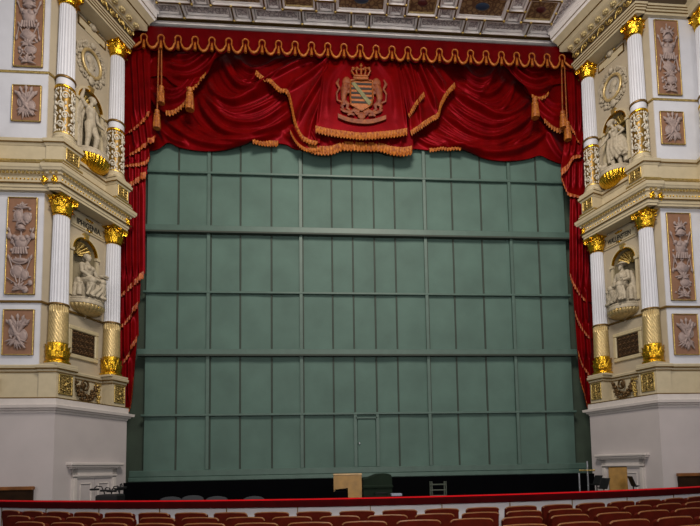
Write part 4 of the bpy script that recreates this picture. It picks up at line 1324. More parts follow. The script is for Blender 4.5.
# wooden box with a cut-out, standing behind the rail
Yb = -3.0
xa, zt = pit(333.5, 474, Yb); xb, _ = pit(361.5, 474, Yb)
w_ = xb-xa; hh = zt-ZP
t = thing('plywood_box', 'tan plywood box with notched corner behind the middle of the pit rail', 'box', ((xa+xb)/2, Yb, ZP))
obj('front_panel', MB().prism([(-w_/2+.30, 0), (w_/2, 0), (w_/2, hh-.03), (-w_/2, hh-.03), (-w_/2, hh-.33), (-w_/2+.30, hh-.30)], -.02, .02), M_OAK, t)
obj('side_panel', MB().box(w_/2-.03, w_/2, .02, .45, 0, hh-.03), M_OAK, t)
obj('side_panel', MB().box(-w_/2, -w_/2+.03, .02, .45, 0, hh-.03), M_OAK, t)
obj('lid', MB().rbox(-w_/2-.01, w_/2+.01, -.03, .46, hh-.03, hh, .008), mat('worn_pale_edge', (.42, .28, .14), .6, var=.3, scale=14), t)
obj('black_pad', MB().rbox(-w_/2, -w_/2+.28, -.06, .02, 0, hh-.36, .02), M_BLACK, t)
# covered grand piano lid shape
xa, zt = pit(363, 474, -2.4); xb, _ = pit(391.5, 474, -2.4)
w_ = xb-xa
t = thing('covered_piano', 'instrument under a dark green cover just right of the plywood box', 'piano', ((xa+xb)/2, -2.4, ZP))
zt -= ZP
obj('cover', MB().prism([(-w_/2, 0), (w_/2, 0), (w_/2, zt-.10), (w_/2-.02, zt-.03), (w_/2-.10, zt), (w_/2-.30, zt-.01), (-w_/2+.1, zt-.10), (-w_/2, zt-.13)], -.1, 1.0), M_COVER, t)
obj('cover_band', MB().rbox(-w_/2-.02, w_/2+.02, -.13, .2, zt-.32, zt-.25, .015), M_COVER, t)
obj('handle', MB().tube([(w_/2-.40, -.12, zt-.42), (w_/2-.38, -.17, zt-.43), (w_/2-.14, -.17, zt-.43), (w_/2-.12, -.12, zt-.42)], .014, 6), M_METAL, t)
# pale folder on a low desk right of it
x0, z0 = pit(391, 494.5, -2.9); x1, _ = pit(401.5, 494.5, -2.9)
t = thing('music_desk', 'low desk with a pale sheet right of the covered instrument', 'music stand', ((x0+x1)/2, -2.9, ZP))
obj('pole', MB().tube([(0, 0, 0), (0, 0, z0-ZP-.02)], .02, 8), M_METAL, t)
obj('sheet', MB().rbox(-(x1-x0)/2, (x1-x0)/2, -.12, .12, z0-ZP-.03, z0-ZP+.02, .006), M_PAPER, t)
# metal rack
x0, z0 = pit(430, 481.5, -1.2); x1, _ = pit(446, 481.5, -1.2); wd = (x1-x0)/2
t = thing('metal_rack', 'dim metal rack with two rungs in front of the black stage skirt', 'rack', ((x0+x1)/2, -1.2, ZP))
hh = z0-ZP
M_DIM = mat('dim_green_metal', (.05, .06, .045), .5, .3)
for s_ in (-1, 1):
    obj('upright', MB().tube([(s_*wd*.78, 0, 0), (s_*wd*.78, 0, hh)], .022, 8), M_DIM, t); obj('upright', MB().tube([(s_*wd, 0, 0), (s_*wd, 0, hh)], .016, 8), M_DIM, t)
for z in (hh-.08, hh-.22, hh-.36): obj('rung', MB().tube([(-wd, 0, z), (wd, 0, z)], .018, 8), M_DIM, t)
# case and lamps at the left end of the pit
x0, z0 = pit(100, 496, -3.15); x1, _ = pit(121, 496, -3.15)
t = thing('instrument_case', 'black case behind the rail at the left end of the pit', 'case', ((x0+x1)/2, -3.15, ZP))
obj('body', MB().rbox(-(x1-x0)/2, (x1-x0)/2, -.22, .22, 0, z0-ZP+.03, .03), M_METAL, t); obj('handle', MB().tube([(-.1, -.22, z0-ZP-.1), (-.08, -.27, z0-ZP-.12), (.08, -.27, z0-ZP-.12), (.1, -.22, z0-ZP-.1)], .012, 6), M_METAL, t)
for px, Yl, lab, arms in ((104.5, -1.75, 'black gooseneck lamp stand leftmost beside the left pit wall', [(-.22, .16)]), (111.5, -2.2, 'black twin gooseneck lamp stand above the black case', [(-.14, .12), (.16, .15)]), (119.5, -2.62, 'black gooseneck lamp stand closest to the left edge of the stage skirt', [(-.16, .10), (.05, .2)])):
    x, z = pit(px, 493, Yl)
    lamp_stand(lab, (x, Yl, ZP), z-ZP, arms)
# right end: stands, pole, box
x0, z0 = pit(608.5, 467.5, -2.35); x1, _ = pit(626.5, 467.5, -2.35); x2, _ = pit(633.5, 467.5, -2.35)
t = thing('plywood_box', 'amber plywood box in front of the door right of the stage', 'box', (x0, -2.35, ZP)); hh = z0-ZP
obj('front_panel', MB().rbox(0, x1-x0, -.02, .02, 0, hh, .008), M_OAK, t)
obj('side_panel', MB().add([(x1-x0, -.02, 0), (x1-x0+.16, .45, 0), (x1-x0+.16, .45, hh), (x1-x0, -.02, hh), (x1-x0-.03, 0, 0), (x1-x0+.12, .46, 0), (x1-x0+.12, .46, hh), (x1-x0-.03, 0, hh)],
    [(0, 1, 2, 3), (4, 5, 6, 7), (0, 1, 5, 4), (3, 2, 6, 7), (0, 3, 7, 4), (1, 2, 6, 5)]), mat('brown_plywood', (.13, .05, .02), .5, var=.2), t)
obj('top', MB().add([(0, -.02, hh), (x1-x0, -.02, hh), (x1-x0+.16, .45, hh), (.1, .45, hh), (0, -.02, hh+.02), (x1-x0, -.02, hh+.02), (x1-x0+.16, .45, hh+.02), (.1, .45, hh+.02)],
    [(0, 1, 2, 3), (4, 5, 6, 7), (0, 1, 5, 4), (1, 2, 6, 5), (2, 3, 7, 6), (3, 0, 4, 7)]), M_WOODD, t)
for px, py, Y, lab in ((596.5, 479, -1.85, 'music stand left of the right plywood box'), (603.5, 482, -2.8, 'music stand touching the left side of the right plywood box'), (633, 480, -2.62, 'music stand in front of the door panels right of the stage')):
    x, z = pit(px, py, Y)
    music_stand(lab, (x, Y, ZP), 1.35 if Y == -2.62 else -1.48, z-ZP-.1)
x, z = pit(587, 461, -1.0)
t = thing('steel_pole', 'thin grey steel pole at the right end of the stage skirt', 'pole', (x, -1.0, ZP)); obj('tube', MB().tube([(0, 0, 0), (0, 0, z-ZP)], .022, 8), M_GREY, t, 60); obj('foot', MB().lathe([(.2, 0), (.2, .03), (.03, .06)], 16), M_METAL, t)
x, z = pit(579, 473, -1.3)
t = thing('steel_pole', 'shorter grey steel pole left of the tall one by the stage skirt', 'pole', (x, -1.3, ZP)); obj('tube', MB().tube([(0, 0, 0), (0, 0, z-ZP)], .022, 8), M_GREY, t, 60); obj('foot', MB().lathe([(.2, 0), (.2, .03), (.03, .06)], 16), M_METAL, t)
x0, z0 = pit(580, 470.5, -1.15); x1, _ = pit(594, 470.5, -1.15)
t = thing('brass_bar', 'short brass bar across the top of the two steel poles', 'bar', ((x0+x1)/2, -1.15, z0)); obj('rod', MB().tube([(-(x1-x0)/2, 0, 0), ((x1-x0)/2, 0, 0)], .022, 8), M_OLDGOLD, t, 60)
obj('end_cap', MB().ball((-(x1-x0)/2, 0, 0), .028), M_OLDGOLD, t, 60); obj('end_cap', MB().ball(((x1-x0)/2, 0, 0), .028), M_OLDGOLD, t, 60)
# grey chair backs in the pit
def pit_chair(px, py, Y, lab):
    x, z = pit(px, py, Y); hh = z-ZP
    t = thing('orchestra_chair', lab, 'chair', (x, Y, ZP), 0, 'orchestra chairs')
    obj('seat', MB().rbox(-.22, .22, -.02, .42, .42, .47, .02), M_METAL, t)
    pts = [(-.22, hh-.34), (.22, hh-.34), (.22, hh-.08)]+[(.22*cos(a*pi/8), hh-.08+.08*sin(a*pi/8)) for a in range(1, 8)]+[(-.22, hh-.08)]
    obj('backrest', MB().prism(pts, -.03, .0), mat('grey_plastic', (.02, .023, .028), .6), t)
    for sx in (-1, 1):
        obj('leg', MB().tube([(sx*.2, 0, 0), (sx*.2, -.01, hh-.2)], .014, 6), M_METAL, t); obj('leg', MB().tube([(sx*.2, .4, 0), (sx*.2, .4, .44)], .014, 6), M_METAL, t)
    return t
for i, (px, py, w) in enumerate(((171, 496.5, 'leftmost'), (193, 495.2, 'second from the left'), (217, 496, 'third from the left'), (254, 496, 'fourth from the left'))):
    pit_chair(px, py, -2.9, 'grey round-topped chair back just above the pit rail, %s' % w)

# ------------------------------------------------------------------ theatre seats
def make_seat(label, loc, rz, group):
    t = thing('theatre_seat', label, 'seat', loc, rz, group)     # +y towards the stage, back of the backrest faces the camera
    w = .505; n = 14
    def shape(hw, z0, z1, r):   # broad back with small rounded corners
        pts = [(-hw, z0), (hw, z0), (hw, z1-r)]
        for i in range(1, 6):
            a = pi/2*i/6; pts.append((hw-r+r*cos(a), z1-r+r*sin(a)*.9))
        for i in range(9): pts.append(((hw-r)*(1-i/4), z1-.0+.008*(1-((i-4)/4)**2)))
        for i in range(1, 6):
            a = pi/2+pi/2*i/6; pts.append((-hw+r+r*cos(a), z1-r+r*sin(a)*.9))
        pts.append((-hw, z1-r)); return pts
    X = Matrix.Rotation(.10, 4, 'X')
    obj('back_shell', MB().prism(shape(w/2, .34, .945, .035), -.045, -.01, X), M_SEAT, t)
    obj('back_cushion', MB().prism(shape(w/2-.02, .46, .925, .03), -.012, .06, X), M_SEAT, t)
    e = shape(w/2+.003, .34, .948, .035)
    obj('top_edge', MB().tube([X @ Vector((p[0], -.028, p[1])) for p in e[2:-1]], .011, 8), M_WOOD, t, 60)
    obj('seat_cushion', MB().rbox(-.23, .23, .05, .47, .36, .46, .03), M_SEAT, t)
    for s_ in (-1, 1):
        obj('armrest', MB().rbox(s_*.275-.02, s_*.275+.02, .0, .40, .58, .615, .01), M_WOOD, t)
        obj('side_frame', MB().rbox(s_*.275-.014, s_*.275+.014, .04, .36, 0, .58, .006), M_WOODD, t)
    return t


ORD = ['leftmost', 'second', 'third', 'fourth', 'fifth', 'sixth', 'seventh', 'eighth', 'ninth', 'tenth', 'eleventh', 'twelfth', 'thirteenth', 'fourteenth', 'fifteenth', 'sixteenth', 'seventeenth', 'eighteenth', 'nineteenth', 'twentieth', 'twenty-first', 'twenty-second']
seat0 = None
# rows as arcs: apex y, radius, pitch, phase, x range, name
ROWS = [(-6.19, 12.7, .62, -.16, -6.6, 6.3, 'the row nearest the pit'), (-6.94, 12.7, .62, -.56, -5.9, 5.9, 'the second row'),
        (-7.66, 12.3, .63, -.08, -5.3, 5.5, 'the third row'), (-8.40, 11.8, .63, -.50, .9, 5.1, 'the fourth row'), (-9.10, 11.5, .63, -.1, 2.3, 4.7, 'the lowest row in view')]
XCR = .2
for ya, R_, pitch, ph, xa, xb, rn in ROWS:
    k = 0; cyc = ya+R_
    i0 = int(-12)
    for i in range(-14, 15):
        a = (i+ph)*pitch/R_; x = XCR+R_*sin(a); y = cyc-R_*cos(a)
        if x < xa or x > xb: continue
        lab = 'red theatre seat, %s%s in %s' % (ORD[k], '' if k == 0 else ' from left', rn)
        zf = -1.58
        loc = (x, y, zf)
        if seat0 is None: seat0 = make_seat(lab, loc, a, 'theatre seats in curved rows')
        else: dup(seat0, loc, a, lab)
        k += 1

# ------------------------------------------------------------------ red drapery
def resample(pts, n):
    P = np.array(pts, float); d = np.r_[0, np.cumsum(np.hypot(*np.diff(P, axis=0).T))]
    q = np.linspace(0, d[-1], n); return np.c_[np.interp(q, d, P[:, 0]), np.interp(q, d, P[:, 1])]


def smooth_curve(pts, n):
    """Catmull-Rom through the points, resampled"""
    P = [np.array(p, float) for p in pts]; P = [2*P[0]-P[1]]+P+[2*P[-1]-P[-2]]; out = []
    for i in range(1, len(P)-2):
        for k in range(8):
            t = k/8; a, b, c, d = P[i-1], P[i], P[i+1], P[i+2]
            out.append(.5*((2*b)+(-a+c)*t+(2*a-5*b+4*c-d)*t*t+(-a+3*b-3*c+d)*t**3))
    out.append(P[-2]); return resample(out, n)


def ridge_field(XY, ridges):
    """height of the folds at points XY (photo-plane pixels): each ridge is (polyline, width, height)"""
    h = np.zeros(len(XY))
    for line, w, ht in ridges:
        L = smooth_curve(line, 24); best = np.full(len(XY), 1e9); sg = np.zeros(len(XY)); tt = np.zeros(len(XY))
        for i in range(len(L)-1):
            a, b = L[i], L[i+1]; ab = b-a; q = np.clip(((XY-a)@ab)/(ab@ab+1e-9), 0, 1); pr = a+q[:, None]*ab; d = np.hypot(*(XY-pr).T)
            m_ = d < best; best = np.where(m_, d, best); tt = np.where(m_, (i+q)/(len(L)-1), tt)
            cr = ab[0]*(XY[:, 1]-a[1])-ab[1]*(XY[:, 0]-a[0]); sg = np.where(m_, np.sign(cr)*(1 if ab[0] >= 0 else -1), sg)
        wl = np.where(sg > 0, w*.62, w*1.35)       # steeper below the crest
        prof = np.exp(-(best/wl)**2*1.1)
        fade = np.clip(np.minimum(tt, 1-tt)/.18, .15, 1)
        h = np.maximum(h, 0)+ht*prof*fade*(1-.35*np.clip(h/.2, 0, 1))
    return h


FOLD = 1.45


def mids(rd, pairs, w, h):
    """small folds half way between neighbouring large ones"""
    out = []
    for a, b in pairs:
        A, B_ = smooth_curve(rd[a][0], 12), smooth_curve(rd[b][0], 12)
        for q in (.33, .67): out.append(([tuple(A[i]*(1-q)+B_[i]*q) for i in range(12)], w, h))
    return out


def cloth(name, top, hem, Y, ridges, parent, m, nu=90, nv=60, seed=1, wob=.03, thick=.02, bulge=.0, smooth_top=False):
    """cloth sheet between two edges given on the plane Y, folded by real relief towards the audience"""
    A = smooth_curve(top, nu) if smooth_top else resample(top, nu); B = smooth_curve(hem, nu)
    V = np.linspace(0, 1, nv)[:, None, None]
    G = A[None]*(1-V)+B[None]*V
    ridges = [(l_, w_*.85, h_*FOLD) for l_, w_, h_ in ridges]
    XY = G.reshape(-1, 2)
    h = ridge_field(XY, ridges)
    uu = np.tile(np.linspace(0, 1, nu), nv); vv = np.repeat(np.linspace(0, 1, nv), nu)
    rnd = np.random.RandomState(seed)
    for k in range(3):
        f = rnd.uniform(.05, .14); a = rnd.uniform(0, 6.28); h = h+wob*.33*np.sin(XY[:, 0]*f*cos(a)*1.3+XY[:, 1]*f*sin(a)*1.3+rnd.uniform(0, 6))
    h = h+bulge*np.sin(pi*uu)*np.sin(pi*np.clip(vv, 0, 1)*.6)
    pts = []
    for (x, y), hh in zip(XY, h):
        p = at(x, y, Y); pts.append((p[0], Y-hh, p[2]))
    rows = [[pts[i*nu+j] for j in range(nu)] for i in range(nv)]
    o = obj(name, rel(MB().grid(rows, thick), parent) if parent else MB().grid(rows, thick), m, parent, 180)
    bot = [rows[-1][j] for j in range(nu)]
    return o, bot


def fringe(bot, j0, j1, parent, length=.16, m=None, lean=None, name='fringe', dens=2, taper=0, rs=5):
    """strands hanging from the cloth edge bot[j0:j1]"""
    seg = bot[j0:j1]
    P = []; n = len(seg)
    for i in range(n-1):
        for k in range(dens):
            v = k/dens; P.append([seg[i][q]*(1-v)+seg[i+1][q]*v for q in range(3)])
    P.append(list(seg[-1]))
    rows = []
    dirx, dirz = lean if lean else (0, -1)
    for r_ in range(5):
        v = r_/4
        row = []
        for i, p in enumerate(P):
            e = min(1, min(i, len(P)-1-i)/2+.5)
            if taper: q_ = i/(len(P)-1); e *= .45+.55*(q_ if taper > 0 else 1-q_)
            amp = (.016 if taper else .03)*sin(i*1.05)*(.25+.75*v); e *= .90+.10*sin(i*1.05+1.)*v
            row.append((p[0]+dirx*length*v*e, p[1]-.03+amp-.015*v, p[2]+dirz*length*v*(e if taper else .6+.4*e)+length*(.35*e if taper else .35)))
        rows.append(row)
    return obj(name, rel(MB().grid(rows, .008), parent) if parent.parent is None else MB().grid(rows, .008), m or M_FRINGE, parent, 60)


def tassel(px, py0, py1, Y, parent, cord_from=None):
    a = at(px, py0, Y); b = at(px, py1, Y); L = a[2]-b[2]; r = L*.17
    mb = MB().lathe([(.01, a[2]), (r*.7, a[2]-L*.03), (r*.8, a[2]-L*.12), (r*.55, a[2]-L*.2), (r*.9, a[2]-L*.25), (r*.95, a[2]-L*.33), (r*.85, a[2]-L*.36)], 12, xf=Matrix.Translation((a[0], Y, 0)))
    mb.lathe([(r*.8, a[2]-L*.35), (r*1.0, a[2]-L*.7), (r*1.05, a[2]-L), (r*.4, a[2]-L)], 24, lambda t, i, rr, z: rr*(1+.10*sin(t*10)), xf=Matrix.Translation((a[0], Y, 0)))
    o = obj('tassel', rel(mb, parent), M_FRINGE, parent, 60)
    if cord_from:
        c = at(cord_from[0], cord_from[1], Y)
        cb = MB().tube([(c[0], Y, c[2]), ((c[0]+a[0])/2, Y, (c[2]+a[2])/2), (a[0], Y, a[2])], .022, 7)
        cd = obj('cord', rel(cb, parent), M_CRESTG, o, 60)
    return o


def fam(a, b, n, w, h):
    """n ridges blended between two arcs"""
    A, B = smooth_curve(a, 12), smooth_curve(b, 12)
    return [([tuple(A[i]*(1-k/(n-1))+B[i]*(k/(n-1))) for i in range(12)], w, h) for k in range(n)]


# big left swag -------------------------------------------------------------
L = thing('swag_curtain', 'red velvet swag draped across the stage opening left of the crest', 'drapery', (-3.4, .9, 8.5), 0, 'draped swags')
rdL = [([(233, 56), (246, 70), (262, 71.5), (287, 58)], 4, .13), ([(220, 54), (232, 80), (244, 90.5), (265, 88), (290, 72), (312, 56)], 4.5, .17),
       ([(208, 80), (214, 95), (224, 102), (236, 104), (255, 96.5), (273, 86), (292, 74)], 4.5, .18),
       ([(203, 92), (213, 108), (228, 122.5), (244, 127), (262, 125), (283, 111), (296, 96)], 5, .18),
       ([(198, 92), (205, 113), (221, 131), (242, 138), (268, 135), (288, 122), (298, 108)], 5, .17),
       ([(161, 114), (177, 131), (196, 142), (224, 147), (246, 145), (275, 138)], 5, .12),
       ([(158, 128), (172, 140), (190, 146)], 4, .08), ([(226, 60), (240, 84), (255, 80), (278, 66)], 3, .08),
       ([(205, 100), (220, 113), (240, 116), (262, 108), (284, 95)], 3.2, .09), ([(190, 125), (215, 139), (240, 145), (262, 141), (285, 132)], 3, .08),
       ([(150, 118), (160, 132), (166, 143)], 4, .08), ([(285, 135), (296, 142), (312, 146)], 4, .10)]
rdL += mids(rdL, [(0, 1), (1, 2), (2, 3), (3, 4), (4, 5)], 1.8, .05)
o, bot = cloth('cloth', [(126, 46), (345, 50)], [(126, 150), (148, 151), (158, 149), (168, 143), (178, 147), (190, 149.5), (206, 151), (226, 150.5), (245, 147), (258, 144), (283, 144), (296, 149), (320, 150)], 1.04, rdL, L, M_RED, 220, 120, 2)
fringe(bot, 145, 173, L, .20)
# second tier, then the upper tier of small swags at the left
o, bot = cloth('cloth', [(129, 46), (200, 46)], [(129, 104), (148, 98), (157, 108), (168, 113), (177, 110), (186, 102), (194, 92), (205, 78)], .78,
               [([(203, 74), (190, 92), (176, 101), (162, 100), (152, 90)], 3.5, .12), ([(200, 70), (184, 88), (168, 92), (152, 82)], 3, .10), ([(140, 60), (146, 80), (150, 95)], 4, .08)], L, M_RED, 90, 50, 5)
fringe(bot, 40, 66, L, .17)
o, bot = cloth('cloth', [(129, 44), (226, 47)], [(129, 80), (150, 77), (163, 76), (172, 83), (180, 87.5), (187, 89), (194, 87.5), (201, 82), (210, 72), (226, 52)], .70,
               [([(225, 50), (213, 66), (200, 75.5), (186, 79.5), (170, 76)], 3.5, .14), ([(214, 50), (200, 62), (184, 69.5), (164, 66)], 3.5, .12), ([(204, 48), (190, 56), (172, 58)], 3, .09),
                ([(152, 58), (142, 68), (133, 64)], 3.5, .08), ([(222, 50), (212, 72), (198, 83), (184, 85)], 2.5, .06)], L, M_RED, 100, 50, 6)
fringe(bot, 52, 74, L, .13)
tassel(190, 88, 110, .52, L)
tassel(161.5, 86, 103.5, .42, L, (161.5, 48)); tassel(157.2, 110, 128.5, .42, L, (159, 48))
# gold-fringed jabot falling from the centre
o, bot = cloth('jabot', [(257, 71), (275, 64), (300, 56), (330, 50)], [(256.5, 73), (264, 79), (271, 81), (281, 90.5), (288.5, 93), (292, 104), (296, 123), (302.5, 137), (310, 142), (320, 144)], .72,
               [([(338, 50), (300, 64), (268, 79)], 3, .10), ([(340, 52), (318, 70), (300, 83), (286, 92)], 3.2, .13), ([(338, 54), (320, 82), (303, 110), (297, 124)], 3.5, .13), ([(340, 56), (326, 90), (314, 120), (308, 140)], 3.5, .12)], L, M_RED, 110, 60, 7, smooth_top=True)
fringe(bot, 0, 108, L, .15, lean=(-.35, -.93))
o, bot = cloth('jabot', [(288, 126), (300, 122), (322, 120)], [(289, 129), (296, 142), (304, 149), (312, 150.5), (324, 149)], .80, [([(292, 126), (299, 138), (307, 147)], 3, .08), ([(306, 124), (312, 136), (318, 147)], 3, .09)], L, M_RED, 50, 30, 9)
fringe(bot, 3, 48, L, .13)

# big right swag ------------------------------------------------------------
Rg = thing('swag_curtain', 'red velvet swag draped across the stage opening right of the crest', 'drapery', (3.6, .9, 8.5), 0, 'draped swags')
rdR = [([(452, 90), (466, 102), (480, 110), (494, 117.5), (508, 118.5), (521, 111), (533, 96)], 4.5, .18), ([(441, 111), (452, 123), (466, 134), (482, 140), (498, 139.5), (515, 131), (527, 121), (534, 106)], 5, .18),
       ([(430, 130), (445, 141), (462, 149), (480, 153.5), (500, 155), (520, 150), (538, 140), (550, 126)], 5, .16), ([(413, 136), (430, 146), (448, 149)], 3.5, .08),
       ([(458, 62), (470, 78), (484, 82), (494, 74), (500, 60)], 4, .13), ([(456, 80), (470, 92), (484, 97), (496, 92), (506, 78)], 4, .13), ([(447, 100), (460, 113), (476, 122), (494, 127), (512, 123), (528, 112)], 3.4, .09),
       ([(498, 62), (490, 84), (478, 100)], 3, .09), ([(515, 80), (510, 100), (500, 115)], 3, .08), ([(535, 120), (526, 138), (512, 148)], 4, .10), ([(545, 130), (556, 150), (566, 160)], 4, .09), ([(436, 120), (452, 134), (472, 144), (492, 147), (510, 143)], 3, .08)]
rdR += mids(rdR, [(0, 1), (1, 2), (2, 3), (5, 0), (4, 5)], 1.8, .05)
o, bot = cloth('cloth', [(388, 52), (592, 60)], [(396, 150), (415, 148.5), (428, 150), (442, 149.5), (456, 150), (470, 154), (485, 158.5), (500, 161), (515, 160.5), (530, 158), (540, 155.5), (548, 159), (560, 163), (575, 165), (592, 166)], 1.04, rdR, Rg, M_RED, 210, 120, 12)
fringe(bot, 35, 68, Rg, .14)
o, bot = cloth('cloth', [(520, 58), (592, 60)], [(525, 90), (532, 98), (538, 110), (545, 122), (553, 129), (560, 131), (568, 125), (576, 118), (592, 116)], .78,
               [([(530, 92), (542, 108), (556, 118), (572, 112), (584, 98)], 3.5, .11), ([(536, 88), (548, 102), (562, 106), (580, 94)], 3, .09), ([(586, 70), (578, 90), (574, 112)], 4, .08)], Rg, M_RED, 90, 50, 15)
fringe(bot, 34, 60, Rg, .17)
o, bot = cloth('cloth', [(497, 58), (592, 60)], [(499, 62), (506, 74), (516, 85), (527, 93), (535, 98), (541, 98.5), (547, 95), (552, 86), (566, 84), (592, 88)], .70,
               [([(500, 62), (510, 79), (524, 90), (540, 93), (552, 84)], 3.5, .14), ([(506, 60), (518, 75), (534, 83), (552, 78)], 3.2, .12), ([(518, 60), (532, 70), (550, 68)], 3, .09), ([(590, 66), (578, 76), (562, 74)], 3, .08)], Rg, M_RED, 100, 50, 16)
fringe(bot, 40, 58, Rg, .12)
tassel(534.6, 98, 118, .52, Rg)
tassel(562.5, 111, 128, .42, Rg, (561.5, 66)); tassel(567, 122, 140, .42, Rg, (564.5, 66))
o, bot = cloth('jabot', [(396, 52), (425, 54), (441, 68), (455, 83)], [(410, 133.5), (420, 127), (430, 120), (437, 115.5), (440, 105), (446, 94), (455, 84)], .72,
               [([(398, 54), (405, 90), (411, 130)], 3, .10), ([(406, 54), (415, 90), (421, 124)], 3, .12), ([(412, 54), (426, 84), (437, 112)], 3.2, .13), ([(420, 55), (434, 74), (446, 92)], 3, .12)], Rg, M_RED, 90, 60, 17, smooth_top=True)
fringe(bot, 0, 89, Rg, .17, lean=(.3, -.95))
o, bot = cloth('jabot', [(396, 60), (412, 60), (424, 92)], [(408, 116), (413, 108), (418, 101), (424, 94)], .62, [([(402, 62), (411, 84), (415, 104)], 3, .08)], Rg, M_RED, 40, 40, 19)
fringe(bot, 0, 39, Rg, .16, lean=(.3, -.95))

# centre banner with the crest ----------------------------------------------
B = thing('banner', 'red velvet centre banner with gold crest and double fringed hem', 'drapery', (.2, .8, 9.0))
o, bot = cloth('lower_flounce', [(306, 124), (412, 126)], [(306, 146), (318, 149.5), (332, 149.5), (343, 146), (362, 146.5), (380, 147), (389, 149.5), (402, 151), (414, 149)], .80,
               fam([(310, 126), (316, 137), (320, 147)], [(404, 128), (402, 138), (400, 148)], 8, 3, .06), B, M_REDDK, 100, 24, 21)
fringe(bot, 2, 98, B, .30)
o, bot = cloth('cloth', [(325.5, 50), (397, 51)], [(315.5, 129), (330, 132), (345, 134), (363, 136), (380, 135), (395, 133.5), (408, 131)], .60,
               [([(325, 54), (321, 90), (316, 128)], 2.2, .05), ([(397, 54), (402, 90), (407.5, 130)], 2.2, .05), ([(352, 54), (330, 80), (326, 120)], 6, .03), ([(372, 54), (392, 84), (396, 122)], 6, .03)], B, M_RED, 90, 50, 22, wob=.015)
fringe(bot, 0, 89, B, .24)
def bl(px, py, dy=0.): p = at(px, py, .54); return Vector((p[0], .54-dy, p[2]))
def tub(pts, r, n=7):
    return MB().tube([bl(*p, .02) for p in pts], r, n)
sh = MB()
shape_ = [(350.5, 81), (361, 79.5), (372.5, 81.5), (372.8, 100), (371.5, 105), (367, 108), (361.5, 111), (356, 108), (351, 105), (350.3, 98)]
pts = [bl(*p) for p in shape_]; cz = sum(pts, Vector())/len(pts)
n_ = len(pts)
sh.add([p for p in pts]+[p+Vector((0, .05, 0)) for p in pts], [tuple(range(n_))]+[(i, (i+1) % n_, n_+(i+1) % n_, n_+i) for i in range(n_)])
shield = obj('crest_shield', rel(sh, B), mat('orange_embroidery', (.27, .07, .007), .55, .1, var=.3, scale=15), B)
st = MB()
for k in range(5):
    y0 = 82.6+k*4.6; a, b_ = bl(351.2, y0, .012), bl(371.8, y0+.9, .012); c, d_ = bl(371.6, y0+3.0, .012), bl(351.2, y0+2.1, .012)
    st.add([a, b_, c, d_]+[p+Vector((0, .03, 0)) for p in (a, b_, c, d_)], [(0, 1, 2, 3), (0, 1, 5, 4), (1, 2, 6, 5), (2, 3, 7, 6), (3, 0, 4, 7)])
obj('black_stripes', rel(st, B), M_CRESTB, shield)
gs = MB(); q = [bl(351.5, 84, .03), bl(354.5, 82.5, .03), bl(371.5, 103, .03), bl(369, 106, .03)]
gs.add(q+[p+Vector((0, .03, 0)) for p in q], [(0, 1, 2, 3), (0, 1, 5, 4), (1, 2, 6, 5), (2, 3, 7, 6), (3, 0, 4, 7)])
obj('green_sash', rel(gs, B), M_CRESTN, shield)['label'] = 'green diagonal sash'
rim = MB().tube([bl(*p, .015) for p in shape_+[shape_[0]]], .03, 6)
obj('shield_rim', rel(rim, B), M_CRESTG, shield, 60)
cr = MB()
cr.tube([bl(353.5, 79, .03), bl(361, 80, .04), bl(368, 79.5, .03)], .05, 8)
cr.tube([bl(354.5, 76.5, .03), bl(361, 77.3, .04), bl(367.5, 77, .03)], .04, 8)
for dx in (-9, -4.5, 0, 4.5, 9):
    pth = [bl(361+dx*.72, 77, .04), bl(361+dx*1.05, 72.5, .05), bl(361+dx*.75, 69.5, .05), bl(361+dx*.15, 70.8 if dx else 68, .04)]
    cr.tube(pth, [.03, .035, .03, .02], 6)
    cr.ball(bl(361+dx*.9, 69.7 if dx else 67.5, .05), .045, 8, 6)
cr.tube([bl(361, 69, .04), bl(361, 65, .04)], .025, 6); cr.tube([bl(359.6, 66.6, .04), bl(362.4, 66.7, .04)], .02, 6)
obj('crest_crown', rel(cr, B), M_CRESTG, B, 60)
for s_ in (-1, 1):
    ln = MB()
    f = lambda dx, y: bl(361.5+s_*dx, y+s_*.6, .03)
    ln.tube([f(17, 104), f(18, 97), f(16.5, 90), f(15.5, 84)], [.07, .09, .13, .08], 8)
    ln.ball(f(14.8, 81.5), (.11, .08, .12)); ln.ball(f(12.9, 82.8), (.07, .06, .06)); ln.ball(f(16.6, 83.2), (.08, .07, .13))
    ln.tube([f(15.5, 88), f(12.5, 87), f(10.8, 84.5)], [.08, .06, .04], 7); ln.tube([f(16, 91), f(12.8, 92.5), f(10.9, 91)], [.08, .06, .04], 7)
    ln.tube([f(16.5, 103), f(13.5, 105), f(14.5, 109), f(11.5, 111)], [.08, .06, .04, .035], 7); ln.tube([f(18, 104), f(19.5, 107), f(18, 111), f(15.6, 111.8)], [.08, .055, .04, .035], 7)
    ln.tube([f(19, 103), f(24, 101), f(25, 94), f(22, 89), f(24.5, 84), f(22.5, 79.5)], [.03, .03, .03, .03, .05, .02], 7)
    for_ = Vector((0, .54, 0)); ln.v = [Vector((p[0], .54+(p[1]-.54)*.45, p[2])) for p in ln.v]
    obj('crest_lion', rel(ln, B), M_LION, B, 60)
rb_ = MB()
top_ = [bl(x, y, .03) for x, y in smooth_curve([(338, 114), (345, 117), (353, 119), (362, 120), (371, 119.8), (379, 118), (386, 115.5)], 24)]
low_ = [p+Vector((0, 0, -.13)) for p in top_]
rb_.grid([[tuple(p) for p in top_], [tuple(p) for p in low_]], .04)
obj('crest_ribbon', rel(rb_, B), M_LION, B)
sc_ = MB()
